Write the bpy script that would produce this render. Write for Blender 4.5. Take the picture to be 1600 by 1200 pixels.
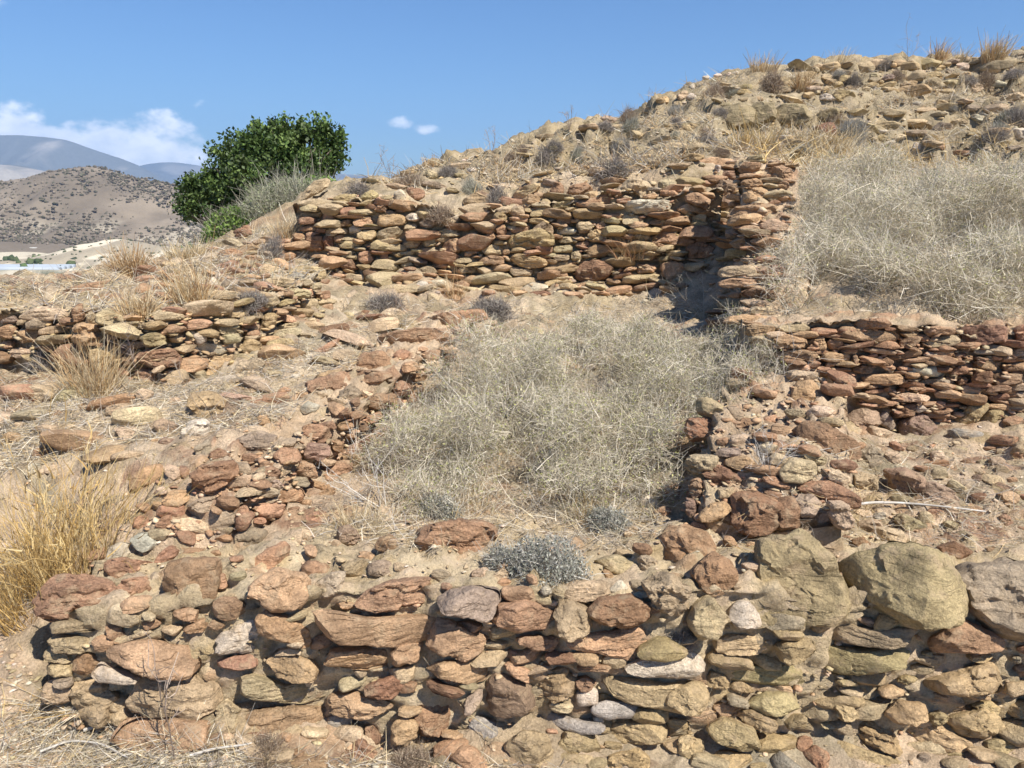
import bpy, math, random
import numpy as np
from mathutils import Vector, Matrix
from mathutils.bvhtree import BVHTree

for o in list(bpy.data.objects):
    bpy.data.objects.remove(o)
SC = bpy.context.scene
COL = SC.collection
R = math.radians
rng = np.random.default_rng(7)
random.seed(7)

# ------------------------------------------------------------------ camera
EYE = np.array([0.0, 0.0, 1.6]); PITCH = R(14.5); FPX = 1164.0
cam = bpy.data.cameras.new('camera'); cam.sensor_width = 36; cam.lens = 36 * FPX / 1600
cam.clip_start = 0.05; cam.clip_end = 60000
camo = bpy.data.objects.new('camera', cam); COL.objects.link(camo)
camo.location = EYE; camo.rotation_euler = (R(90) - PITCH, 0, 0)
SC.camera = camo
# ------------------------------------------------------------------ sky and sun
SUN_EL, SUN_AZ = R(53), R(136)          # azimuth clockwise from the view direction (+Y)
to_sun = Vector((math.sin(SUN_AZ) * math.cos(SUN_EL), math.cos(SUN_AZ) * math.cos(SUN_EL), math.sin(SUN_EL)))
W = bpy.data.worlds.new('World'); SC.world = W; W.use_nodes = True
def build_world():
    nt = W.node_tree; N = nt.nodes; L = nt.links; N.clear()
    out = N.new('ShaderNodeOutputWorld'); bg = N.new('ShaderNodeBackground')
    sky = N.new('ShaderNodeTexSky'); sky.sky_type = 'NISHITA'; sky.sun_disc = False
    sky.sun_elevation = SUN_EL; sky.sun_rotation = SUN_AZ
    sky.altitude = 100; sky.air_density = 1.15; sky.dust_density = 0.2; sky.ozone_density = 3.0
    sc = N.new('ShaderNodeMix'); sc.data_type = 'RGBA'; sc.blend_type = 'MULTIPLY'; sc.inputs[0].default_value = 1
    sc.inputs[7].default_value = (0.040, 0.056, 0.077, 1)
    L.new(sky.outputs[0], sc.inputs[6])
    def M(op, a, b=None, c=None):
        n = N.new('ShaderNodeMath'); n.operation = op
        for i, v in enumerate((a, b, c)):
            if v is None: continue
            if isinstance(v, (int, float)): n.inputs[i].default_value = v
            else: L.new(v, n.inputs[i])
        return n.outputs[0]
    tc = N.new('ShaderNodeTexCoord'); sep = N.new('ShaderNodeSeparateXYZ'); L.new(tc.outputs['Generated'], sep.inputs[0])
    az = M('ARCTAN2', sep.outputs[0], sep.outputs[1]); el = M('ARCSINE', sep.outputs[2])
    comb = N.new('ShaderNodeCombineXYZ'); L.new(az, comb.inputs[0]); L.new(M('MULTIPLY', el, 1.5), comb.inputs[1])
    def noise(scale, det, off):
        n = N.new('ShaderNodeTexNoise'); n.inputs['Scale'].default_value = scale; n.inputs['Detail'].default_value = det
        n.inputs['Roughness'].default_value = 0.55
        va = N.new('ShaderNodeVectorMath'); va.operation = 'ADD'; va.inputs[1].default_value = off
        L.new(comb.outputs[0], va.inputs[0]); L.new(va.outputs[0], n.inputs['Vector'])
        return n.outputs['Fac']
    n1 = noise(22, 6, (3.1, 1.7, .3)); n2 = noise(30, 4, (9, 4, 2)); n3 = noise(7, 2, (5, 8, 1))
    # cumulus bank standing over the mountain range (a range in azimuth, a top height in elevation)
    top = M('ADD', M('MULTIPLY', n3, 0.028), 0.068)
    d = M('ADD', M('MULTIPLY', M('SUBTRACT', top, el), 38), M('MULTIPLY', M('SUBTRACT', n1, 0.46), 3.4))
    e = M('ADD', M('MULTIPLY', M('SUBTRACT', -0.375, az), 26), M('MULTIPLY', M('SUBTRACT', n1, 0.5), 3.0))
    f = M('ADD', M('MULTIPLY', M('ADD', az, 1.5), 8), M('MULTIPLY', M('SUBTRACT', n1, 0.5), 3.0))
    bank = M('MINIMUM', M('MINIMUM', d, e), f)
    def puff(a0, e0, ra, re):
        q = M('ADD', M('POWER', M('ABSOLUTE', M('DIVIDE', M('SUBTRACT', az, a0), ra)), 2), M('POWER', M('ABSOLUTE', M('DIVIDE', M('SUBTRACT', el, e0), re)), 2))
        return M('ADD', M('MULTIPLY', M('SUBTRACT', 1, q), 0.55), M('MULTIPLY', M('SUBTRACT', n1, 0.55), 2.2))
    m = M('MAXIMUM', bank, M('MAXIMUM', puff(-0.143, 0.083, 0.018, 0.008), puff(-0.105, 0.077, 0.019, 0.0075)))
    m = M('MAXIMUM', m, M('SUBTRACT', puff(-0.565, 0.192, 0.02, 0.012), 0.35))
    ss = N.new('ShaderNodeMapRange'); ss.interpolation_type = 'SMOOTHSTEP'; ss.inputs[1].default_value = -0.05; ss.inputs[2].default_value = 0.75
    ss.inputs[4].default_value = 0.93; L.new(m, ss.inputs[0])
    ramp = N.new('ShaderNodeValToRGB'); ramp.color_ramp.elements[0].position = 0.3; ramp.color_ramp.elements[1].position = 0.72
    ramp.color_ramp.elements[0].color = (0.62, 0.68, 0.78, 1); ramp.color_ramp.elements[1].color = (1.18, 1.16, 1.13, 1)
    L.new(M('ADD', M('MULTIPLY', n2, 0.75), M('MULTIPLY', el, 2.6)), ramp.inputs[0])
    mx = N.new('ShaderNodeMix'); mx.data_type = 'RGBA'
    L.new(ss.outputs[0], mx.inputs[0]); L.new(sc.outputs[2], mx.inputs[6]); L.new(ramp.outputs[0], mx.inputs[7])
    L.new(mx.outputs[2], bg.inputs[0]); bg.inputs[1].default_value = 1.0
    L.new(bg.outputs[0], out.inputs[0])
build_world()
sun = bpy.data.lights.new('sun', 'SUN'); sun.energy = 5.0; sun.angle = R(0.53); sun.color = (1.0, 0.945, 0.855)
suno = bpy.data.objects.new('sun', sun); COL.objects.link(suno)
suno.rotation_euler = to_sun.to_track_quat('Z', 'Y').to_euler(); suno.location = (3, -4, 8)
SC.view_settings.view_transform = 'Standard'; SC.view_settings.look = 'None'
SC.view_settings.exposure = 0.72; SC.view_settings.gamma = 1.0; SC.view_settings.use_curve_mapping = False
SC.render.engine = 'CYCLES'
SC.cycles.max_bounces = 5; SC.cycles.diffuse_bounces = 3; SC.cycles.glossy_bounces = 1; SC.cycles.transmission_bounces = 3
SC.cycles.volume_bounces = 0; SC.cycles.use_denoising = True; SC.cycles.denoiser = 'OPENIMAGEDENOISE'; SC.cycles.denoising_prefilter = 'ACCURATE'; SC.cycles.denoising_input_passes = 'RGB_ALBEDO_NORMAL'
SC.cycles.use_adaptive_sampling = True; SC.cycles.adaptive_threshold = 0.01

# ------------------------------------------------------------------ helpers
def ray(u, v):
    a = (u - 800) / FPX; t = (600 - v) / FPX
    d = np.array([a, math.cos(PITCH) + math.sin(PITCH) * t, -math.sin(PITCH) + math.cos(PITCH) * t])
    return d
def at(u, v, Y):
    d = ray(u, v); return EYE + d * (Y / d[1])
def project(P):
    q = P - EYE
    f = q[..., 1] * math.cos(PITCH) - q[..., 2] * math.sin(PITCH)
    up = q[..., 1] * math.sin(PITCH) + q[..., 2] * math.cos(PITCH)
    return 800 + FPX * q[..., 0] / f, 600 - FPX * up / f
def _hash(ix, iy, iz, s):
    h = (ix.astype(np.uint32) * np.uint32(374761393) + iy.astype(np.uint32) * np.uint32(668265263) + iz.astype(np.uint32) * np.uint32(2147483647 - 58) + np.uint32(s * 1013904223 & 0xffffffff))
    h = (h ^ (h >> np.uint32(13))) * np.uint32(1274126177)
    h = (h ^ (h >> np.uint32(16))) * np.uint32(2246822519)
    return ((h ^ (h >> np.uint32(15))) & np.uint32(0xffffff)).astype(np.float32) / 8388607.5 - 1.0
def noise3(P, seed=0):
    P = np.asarray(P, dtype=np.float64); F = np.floor(P); f = (P - F).astype(np.float32); I = F.astype(np.int64)
    w = f * f * f * (f * (f * 6 - 15) + 10)
    r = 0
    for dx in (0, 1):
        wx = w[..., 0] if dx else 1 - w[..., 0]
        for dy in (0, 1):
            wy = w[..., 1] if dy else 1 - w[..., 1]
            for dz in (0, 1):
                wz = w[..., 2] if dz else 1 - w[..., 2]
                r = r + wx * wy * wz * _hash(I[..., 0] + dx, I[..., 1] + dy, I[..., 2] + dz, seed)
    return r
def fbm(P, octv=4, seed=0, gain=0.5, lac=2.03):
    a = 1.0; s = 0; q = np.asarray(P, dtype=np.float64)
    for i in range(octv):
        s = s + a * noise3(q, seed + i * 17); a *= gain; q = q * lac + 11.7
    return s
def ridged(P, octv=4, seed=0):
    a = 1.0; s = 0; q = np.asarray(P, dtype=np.float64)
    for i in range(octv):
        s = s + a * (1 - np.abs(noise3(q, seed + i * 31)) * 1.8); a *= 0.5; q = q * 2.05 + 7.3
    return s
def cells(P, seed=0):
    """cellular noise: random value of the nearest cell, distance to the border, second random value"""
    F = np.floor(P).astype(np.int64); f1 = np.full(len(P), 9e9); f2 = f1.copy(); v = np.zeros(len(P)); v2 = v.copy(); k3 = P.shape[1] == 3
    for dx in (-1, 0, 1):
        for dy in (-1, 0, 1):
            for dz in ((-1, 0, 1) if k3 else (0,)):
                cx, cy = F[:, 0] + dx, F[:, 1] + dy; cz = F[:, 2] + dz if k3 else cx * 0
                ox = cx + .5 + .5 * _hash(cx, cy, cz, seed); oy = cy + .5 + .5 * _hash(cx, cy, cz, seed + 1); d = (P[:, 0] - ox) ** 2 + (P[:, 1] - oy) ** 2
                if k3: d = d + (P[:, 2] - (cz + .5 + .5 * _hash(cx, cy, cz, seed + 2))) ** 2
                q = _hash(cx, cy, cz, seed + 3); n = d < f1; f2 = np.where(n, f1, np.minimum(f2, d)); v = np.where(n, q, v); v2 = np.where(n, _hash(cx, cy, cz, seed + 4), v2); f1 = np.where(n, d, f1)
    return v, np.sqrt(f2) - np.sqrt(f1), v2
def sstep(a, b, x):
    t = np.clip((x - a) / (b - a), 0, 1); return t * t * (3 - 2 * t)
def make_mesh(name, verts, faces, smooth=True, col=None):
    """verts (N,3); faces (M,k) int array, or a list of such arrays; col (N,3) linear"""
    me = bpy.data.meshes.new(name)
    if not isinstance(faces, list): faces = [faces]
    verts = np.ascontiguousarray(verts, dtype=np.float32)
    loops = np.concatenate([f.reshape(-1) for f in faces]).astype(np.int32)
    tot = np.concatenate([np.full(len(f), f.shape[1], dtype=np.int32) for f in faces])
    start = np.concatenate([[0], np.cumsum(tot)[:-1]]).astype(np.int32)
    me.vertices.add(len(verts)); me.vertices.foreach_set('co', verts.reshape(-1))
    me.loops.add(len(loops)); me.loops.foreach_set('vertex_index', loops)
    me.polygons.add(len(tot)); me.polygons.foreach_set('loop_start', start); me.polygons.foreach_set('loop_total', tot)
    if smooth: me.polygons.foreach_set('use_smooth', np.ones(len(tot), dtype=bool))
    if col is not None:
        a = me.color_attributes.new('Col', 'FLOAT_COLOR', 'POINT')
        c = np.ones((len(verts), 4), dtype=np.float32); c[:, :3] = col; a.data.foreach_set('color', c.reshape(-1))
    me.update(calc_edges=True)
    return me
def link(name, me, mat=None, parent=None, loc=None):
    o = bpy.data.objects.new(name, me); COL.objects.link(o)
    if mat is not None and len(me.materials) == 0: me.materials.append(mat)
    if parent is not None: o.parent = parent
    if loc is not None: o.location = loc
    return o
def empty(name, loc=(0, 0, 0)):
    o = bpy.data.objects.new(name, None); COL.objects.link(o); o.location = loc; o.empty_display_size = 0.05; return o
def tag(o, label=None, cat=None, group=None, kind=None):
    if label: o['label'] = label
    if cat: o['category'] = cat
    if group: o['group'] = group
    if kind: o['kind'] = kind
    return o
def grid_faces(nr, nc, wrap=False):
    i = np.arange(nr - 1)[:, None]; j = np.arange(nc if wrap else nc - 1)[None, :]
    j2 = (j + 1) % nc
    return np.stack([i * nc + j, i * nc + j2, (i + 1) * nc + j2, (i + 1) * nc + j], -1).reshape(-1, 4)

# ------------------------------------------------------------------ materials
def mat(name, kind, rough=0.9, bump=0.004, bscale=70.0, vary=0.25, patch=None, trans=0.0, spec=0.2, fine=1.0, patchamt=0.5):
    """kind: 'obj' base colour from the object's own colour, 'col' from the colour attribute"""
    m = bpy.data.materials.new(name); m.use_nodes = True; nt = m.node_tree; N = nt.nodes; L = nt.links; N.clear()
    out = N.new('ShaderNodeOutputMaterial'); bs = N.new('ShaderNodeBsdfPrincipled')
    bs.inputs['Roughness'].default_value = rough; bs.inputs['Specular IOR Level'].default_value = spec
    geo = N.new('ShaderNodeNewGeometry'); pos = geo.outputs['Position']
    if kind == 'obj':
        oi = N.new('ShaderNodeObjectInfo'); base = oi.outputs['Color']
        mu = N.new('ShaderNodeMath'); mu.operation = 'MULTIPLY'; mu.inputs[1].default_value = 37.0; L.new(oi.outputs['Random'], mu.inputs[0])
        va = N.new('ShaderNodeVectorMath'); va.operation = 'ADD'; L.new(pos, va.inputs[0]); L.new(mu.outputs[0], va.inputs[1]); pos = va.outputs[0]
    else:
        at_ = N.new('ShaderNodeAttribute'); at_.attribute_name = 'Col'; base = at_.outputs['Color']
    def nz(scale, det, rgh=0.6):
        n = N.new('ShaderNodeTexNoise'); n.inputs['Scale'].default_value = scale; n.inputs['Detail'].default_value = det; n.inputs['Roughness'].default_value = rgh
        L.new(pos, n.inputs['Vector']); return n.outputs['Fac']
    col = base
    if vary > 0:
        def mulrange(c, fac, lo, hi, a=0.3, b=0.7):
            mr = N.new('ShaderNodeMapRange'); mr.inputs[1].default_value = a; mr.inputs[2].default_value = b; mr.inputs[3].default_value = lo; mr.inputs[4].default_value = hi
            L.new(fac, mr.inputs[0])
            x = N.new('ShaderNodeMix'); x.data_type = 'RGBA'; x.blend_type = 'MULTIPLY'; x.inputs[0].default_value = 1
            L.new(c, x.inputs[6]); L.new(mr.outputs[0], x.inputs[7]); return x.outputs[2]
        big = nz(9 * fine, 4); col = mulrange(col, big, 1 - vary, 1 + vary)
        gr = nz(130 * fine, 3, 0.7); col = mulrange(col, gr, 1 - vary * 0.9, 1 + vary * 0.9)
        if patch:
            pn = nz(16 * fine, 6, 0.68)
            mr = N.new('ShaderNodeMapRange'); mr.inputs[1].default_value = 0.52; mr.inputs[2].default_value = 0.66; mr.inputs[3].default_value = 0; mr.inputs[4].default_value = patchamt
            L.new(pn, mr.inputs[0])
            x = N.new('ShaderNodeMix'); x.data_type = 'RGBA'; L.new(mr.outputs[0], x.inputs[0]); L.new(col, x.inputs[6]); x.inputs[7].default_value = (*patch, 1); col = x.outputs[2]
    L.new(col, bs.inputs['Base Color'])
    if bump > 0:
        nb = nz(bscale, 6, 0.72); b = N.new('ShaderNodeBump'); b.inputs['Strength'].default_value = 1.0; b.inputs['Distance'].default_value = bump
        L.new(nb, b.inputs['Height']); nrm = b.outputs[0]
        if kind == 'obj':
            ms = N.new('ShaderNodeVectorMath'); ms.operation = 'MULTIPLY'; ms.inputs[1].default_value = (6, 6, 34); L.new(pos, ms.inputs[0])
            dn = N.new('ShaderNodeTexNoise'); dn.inputs['Scale'].default_value = 1; dn.inputs['Detail'].default_value = 5; dn.inputs['Roughness'].default_value = .6; dn.inputs['Distortion'].default_value = .6
            L.new(ms.outputs[0], dn.inputs['Vector'])
            mr = N.new('ShaderNodeMapRange'); mr.inputs[1].default_value = .36; mr.inputs[2].default_value = 0.5; L.new(dn.outputs['Fac'], mr.inputs[0])
            b2 = N.new('ShaderNodeBump'); b2.inputs['Strength'].default_value = 0.7; b2.inputs['Distance'].default_value = 0.007
            L.new(mr.outputs[0], b2.inputs['Height']); L.new(nrm, b2.inputs['Normal']); nrm = b2.outputs[0]
        L.new(nrm, bs.inputs['Normal'])
    sh = bs.outputs[0]
    if trans > 0:
        tr = N.new('ShaderNodeBsdfTranslucent'); L.new(col, tr.inputs[0]); mx = N.new('ShaderNodeMixShader'); mx.inputs[0].default_value = trans
        L.new(sh, mx.inputs[1]); L.new(tr.outputs[0], mx.inputs[2]); sh = mx.outputs[0]
    L.new(sh, out.inputs[0]); return m
M_STONE = mat('stone', 'obj', bump=0.016, bscale=48, vary=0.36, patch=(0.46, 0.34, 0.215), patchamt=0.62)
M_CHIP = mat('stone_chip', 'col', bump=0.004, bscale=90, vary=0.25)
M_SOIL = mat('soil', 'col', bump=0.024, bscale=46, vary=0.36, patch=(0.50, 0.40, 0.29), patchamt=0.5)
M_EARTH = mat('earth_mortar', 'col', bump=0.022, bscale=42, vary=0.28, patch=(0.55, 0.43, 0.31), patchamt=0.6)
M_VEG = mat('dry_stems', 'col', bump=0, vary=0, trans=0.18, rough=0.8)
M_LEAF = mat('leaves', 'col', bump=0, vary=0, trans=0.22, rough=0.55, spec=0.35)
M_BARK = mat('bark', 'col', bump=0.01, bscale=30, vary=0.3)
M_FAR = mat('far_slope', 'col', bump=0, vary=0.12, fine=0.004)
M_SHEET = mat('greenhouse_film', 'col', bump=0, vary=0.06, fine=0.02, rough=0.5, spec=0.4)

PAL = {'r': (.34, .192, .114), 'R': (.235, .120, .073), 'o': (.44, .277, .160), 't': (.43, .335, .205), 'y': (.43, .318, .168),
       'g': (.40, .312, .19), 'w': (.60, .52, .40), 'k': (.325, .26, .19), 'b': (.32, .305, .26), 'p': (.54, .405, .27), 'm': (.275, .185, .130)}
def stone_colour(k, r):
    c = np.array(PAL[k]) * .80 + np.array([.415, .295, .178]) * .20; c = c * (1 + r.normal(0, 0.11)) * (1 + r.normal(0, 0.025, 3)); return np.clip(c, 0.03, 0.75)

# ------------------------------------------------------------------ terrain
CTRL = [(-3, .5, 0), (-1.5, .5, 0), (0, .5, 0), (2, .5, 0), (4, .5, .05), (-1, 1.6, .0), (0, 1.7, -.02), (1, 1.7, -.03), (2, 1.7, 0), (4, 1.7, .1), (-2.5, 1.5, .06), (0, -3, 0), (-4, -3, 0), (4, -3, 0),
        (0, -8, -.3), (8, -6, .2), (-8, -6, -.6), (-6, 1, 0), (7, 1, .2),
        (-1.2, 1.85, .02), (-.4, 1.86, .0), (.4, 1.86, -.02), (1.2, 1.86, -.02), (2.2, 1.86, 0),
        (-1.2, 2.2, .34), (-.5, 2.2, .38), (.3, 2.2, .37), (1.0, 2.2, .36), (1.8, 2.2, .36), (2.6, 2.2, .4),
        (-.4, 2.5, .40), (.2, 2.5, .39), (.45, 2.6, .40), (-.55, 3.0, .43), (.2, 3.0, .45), (.45, 3.0, .46), (0, 3.6, .56), (.6, 3.6, .62), (-.2, 4.0, .62)]
PXC = [(20, 1000, 2.2), (30, 900, 2.5), (20, 800, 2.78), (120, 840, 2.5), (50, 700, 3.0), (60, 620, 3.4), (200, 620, 3.35), (50, 560, 3.8), (200, 720, 2.8), (220, 790, 2.55),
       (300, 640, 3.25), (420, 620, 3.4), (480, 560, 4.0), (540, 500, 4.7), (560, 480, 5.2), (620, 460, 5.7), (530, 445, 6.15), (800, 455, 6.0), (1000, 460, 5.85),
       (760, 500, 5.0), (950, 520, 4.6), (1050, 500, 4.9), (870, 560, 3.9), (1040, 560, 4.0), (1130, 600, 3.4), (1180, 620, 3.2),
       (330, 740, 2.6), (430, 680, 2.9), (500, 640, 3.1), (560, 600, 3.4), (640, 560, 3.75), (680, 520, 4.4),
       (1400, 760, 2.75), (1550, 760, 2.75), (1500, 720, 2.92), (1400, 700, 3.02), (1300, 800, 2.58), (1500, 830, 2.48), (1250, 690, 2.85), (1150, 700, 2.72), (1120, 760, 2.5), (1590, 690, 3.0),
       (250, 600, 3.48), (190, 592, 3.56), (330, 582, 3.72), (430, 550, 4.02), (120, 572, 3.68), (20, 565, 3.82), (500, 495, 4.85), (1240, 605, 3.26), (1330, 642, 3.22), (1450, 670, 3.18), (1560, 674, 3.16), (1120, 650, 2.85), (1200, 650, 2.95), (1300, 690, 2.95),
       (1300, 505, 3.5), (1450, 505, 3.5), (1590, 505, 3.5), (1400, 235, 8.5), (1550, 240, 8.5), (1280, 240, 7.5), (1400, 400, 4.6), (1550, 400, 4.6), (1280, 330, 5.8), (1500, 320, 6.2), (1250, 420, 4.6),
       (560, 285, 7.5), (650, 270, 8.0), (700, 252, 8.5), (800, 217, 10), (900, 197, 11), (1000, 167, 12), (1100, 122, 13), (1200, 107, 13.5), (1300, 95, 14), (1450, 90, 14), (1600, 84, 14), (1700, 75, 14.5),
       (900, 270, 7.5), (1000, 240, 8.5), (1050, 200, 10), (1150, 200, 9.5), (1250, 200, 9.5), (1300, 170, 10.5), (1500, 180, 11), (1600, 200, 10), (1200, 150, 11.5), (1400, 130, 12.5), (1550, 130, 12.5),
       (520, 320, 6.75), (600, 310, 6.7), (700, 330, 6.65), (760, 320, 6.65), (850, 292, 6.6), (950, 285, 6.5), (1050, 282, 6.4), (1180, 255, 6.4),
       (0, 500, 4.3), (0, 455, 5.2), (100, 433, 6), (200, 412, 6.5), (320, 388, 7), (430, 348, 7.5), (500, 302, 7.3), (400, 420, 5.8), (450, 400, 6.2), (350, 450, 5.0), (130, 470, 4.7), (250, 480, 4.1), (400, 470, 4.6), (460, 440, 5.1), (60, 490, 4.2)]
CTRL = CTRL + [tuple(at(*p)) for p in PXC] + [(-6, 8, .3), (-4.2, 8, .45), (-8, 5, .5), (-5, 4.5, .8), (-4, 12, -1), (-2, 8.6, .95), (-1.2, 9.5, 1.2), (-3.6, 10.6, .2), (-2.6, 10, .55), (-10, 15, -4), (-1.5, 13, .4), (0, 14.5, 1.0), (0, 22, -3), (3, 17, 2.6), (9, 17, 3.6), (8, 24, 2), (14, 14, 4.2), (12, 8, 3.2), (8, 4, 1.6), (5, 3.4, .9), (6, 6, 1.7), (-14, 6, -2)]
CP = np.array(CTRL, dtype=np.float64)
_D = np.linalg.norm(CP[:, None, :2] - CP[None, :, :2], axis=-1)
_A = np.zeros((len(CP) + 1,) * 2); _A[:-1, :-1] = -_D + np.eye(len(CP)) * 0.004; _A[-1, :-1] = 1; _A[:-1, -1] = 1
_w = np.linalg.solve(_A, np.append(CP[:, 2], 0))
def hbase(x, y):
    x = np.asarray(x, float).reshape(-1); y = np.asarray(y, float).reshape(-1); o = np.empty(len(x))
    for i in range(0, len(x), 20000):
        d = np.sqrt((x[i:i + 20000, None] - CP[None, :, 0]) ** 2 + (y[i:i + 20000, None] - CP[None, :, 1]) ** 2)
        o[i:i + 20000] = -d @ _w[:-1] + _w[-1]
    return o
VALLEY = -56.0
PLAN = {'front': ([(-1.40, 1.97), (0, 1.97), (1, 1.95), (2.6, 1.93)], .50), 'left': ([(-.93, 2.36), (-.88, 2.5), (-.74, 2.98), (-.50, 3.54), (-.20, 4.6)], .42), 'right': ([(1.02, 3.36), (.80, 2.9), (.68, 2.6), (.62, 2.4)], .5),
        'pier': ([(1.66, 5.9), (1.53, 5.25), (1.51, 5.15), (1.41, 4.7), (1.39, 4.6), (1.22, 4.1), (1.19, 4.0), (1.06, 3.45)], .38), 'terrace': ([(1.12, 3.38), (2.0, 3.33), (3.2, 3.28)], .36), 'back': ([(-1.82, 6.32), (-.9, 6.22), (-.45, 6.18), (.2, 6.13), (.9, 6.06), (1.65, 5.98)], .5),
        'upper': ([(-3.6, 3.98), (-2.8, 3.94), (-2.3, 3.8), (-1.75, 3.56), (-1.50, 3.9), (-1.34, 4.3), (-1.25, 5.1)], .34)}
def wall_warp(x, y):
    """the ground steps up inside the wall bodies, not as a ramp in front of them"""
    x = x.copy(); y = y.copy()
    for line, th in PLAN.values():
        L = np.array(line); best = np.full(len(x), 9e9); D = np.zeros(len(x)); NX = np.zeros(len(x)); NY = np.zeros(len(x)); E = np.zeros(len(x))
        box = (x > L[:, 0].min() - 1.2) & (x < L[:, 0].max() + 1.2) & (y > L[:, 1].min() - 1.2) & (y < L[:, 1].max() + 1.2)
        if not box.any(): continue
        for i in range(len(L) - 1):
            a, e = L[i], L[i + 1] - L[i]; ln = math.hypot(*e); t = e / ln; n = np.array([-t[1], t[0]])
            s_ = (x - a[0]) * t[0] + (y - a[1]) * t[1]; d = (x - a[0]) * n[0] + (y - a[1]) * n[1]
            over = np.maximum(np.maximum(-s_, s_ - ln), 0); dist = np.hypot(over, d); k = dist < best
            endp = over if ((i == 0) | (i == len(L) - 2)) else over * 0
            best = np.where(k, dist, best); D = np.where(k, d, D); NX = np.where(k, n[0], NX); NY = np.where(k, n[1], NY); E = np.where(k, endp, E)
        f = np.interp(D, [-.5, th * .4, th * .85, th + .45], [-.5, -.16, th + .02, th + .45])
        f = np.where((D < -.5) | (D > th + .45), D, f); w = (1 - sstep(.0, .2, E)) * (best < .9) * box
        x = x + (f - D) * NX * w; y = y + (f - D) * NY * w
    return x, y
def height(x, y, detail=True):
    x = np.asarray(x, float).reshape(-1); y = np.asarray(y, float).reshape(-1); r = np.hypot(x, y)
    n = np.empty(len(x)); near = r < 30
    xw, yw = wall_warp(x[near], y[near]); n[near] = hbase(xw, yw); n[~near] = -3
    P = np.stack([x, y, np.zeros_like(x)], -1)
    if detail:
        am = np.clip(r / 3.0, .5, 1.8) * (r < 40)
        n = n + am * (0.032 * fbm(P * 2.3, 3, 3) + 0.016 * fbm(P * 11, 3, 5) + 0.010 * np.maximum(0, fbm(P * 24, 2, 9)))
    hm = sstep(6.6, 7.6, y) * sstep(-1.2, .2, x) * (r < 30)
    w_ = .26 * fbm(P * .55, 3, 91); t_ = (n + w_) / .42; fl = np.floor(t_); fr = t_ - fl
    n = n + hm * (.42 * (fl + sstep(.55, .8, fr)) - w_ - n) * sstep(-.5, .2, fbm(P * .7, 2, 95)) * .85 + hm * .05 * fbm(P * 4, 3, 97)
    far = np.where(r < 320, -2 - 0.178 * np.maximum(r - 14, 0), VALLEY)
    far = np.maximum(far, VALLEY) + np.where(r > 250, 1.6 * fbm(P / 60, 3, 12), 0)
    return n * (1 - sstep(17, 27, r)) + far * sstep(17, 27, r)
def rubble_mask(x, y):
    m = np.maximum(sstep(.5, .8, x) * sstep(3.45, 3.2, y) * sstep(1.95, 2.05, y), sstep(-.35, -.5, x) * sstep(-1.75, -1.45, x) * sstep(3.0, 2.6, y) * sstep(1.95, 2.1, y))
    m = np.maximum(m, sstep(6.3, 6.9, y) * sstep(-2.2, -1.2, x) * (np.hypot(x, y) < 20))
    m = np.maximum(m, sstep(-2.2, -1.8, -np.abs(x + 2.4)) * sstep(3.5, 3.8, y) * sstep(6.2, 5.6, y) * .8)
    P = np.stack([x, y, x * 0], -1); return np.clip(np.maximum(m, .5 * ((np.hypot(x, y) < 16) & (y > 1.2))) * sstep(-.75, .15, fbm(P * 1.3, 3, 61)), 0, 1)
def rubble(x, y):
    """half buried broken pieces standing out of the soil: height and colour index"""
    r = np.hypot(x, y); k = np.clip(6.0 / np.maximum(r, .6), .5, 2.2)[:, None]; o = np.zeros(len(x)); c = np.zeros(len(x)); big = r < 22
    lev = np.where(r < 4.2, 13.0, np.where(r < 7, 8.0, 3.6))[:, None]
    P = np.stack([x, y], -1); W = P + .02 * np.stack([fbm(np.stack([x * 9, y * 9, x * 0], -1), 2, 3), fbm(np.stack([x * 9, y * 9, x * 0 + 4], -1), 2, 5)], -1) * (10 / lev)
    v, e, v2 = cells(W * lev * np.array([.8, 1.25]), 7)
    on = (v > -.1); hgt = on * sstep(.02, .22, e) * (.35 + .65 * np.abs(v2)) / lev[:, 0]
    return np.where(big, hgt * .36, 0), np.where(on & (e > .08) & big, v2, -9)
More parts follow.
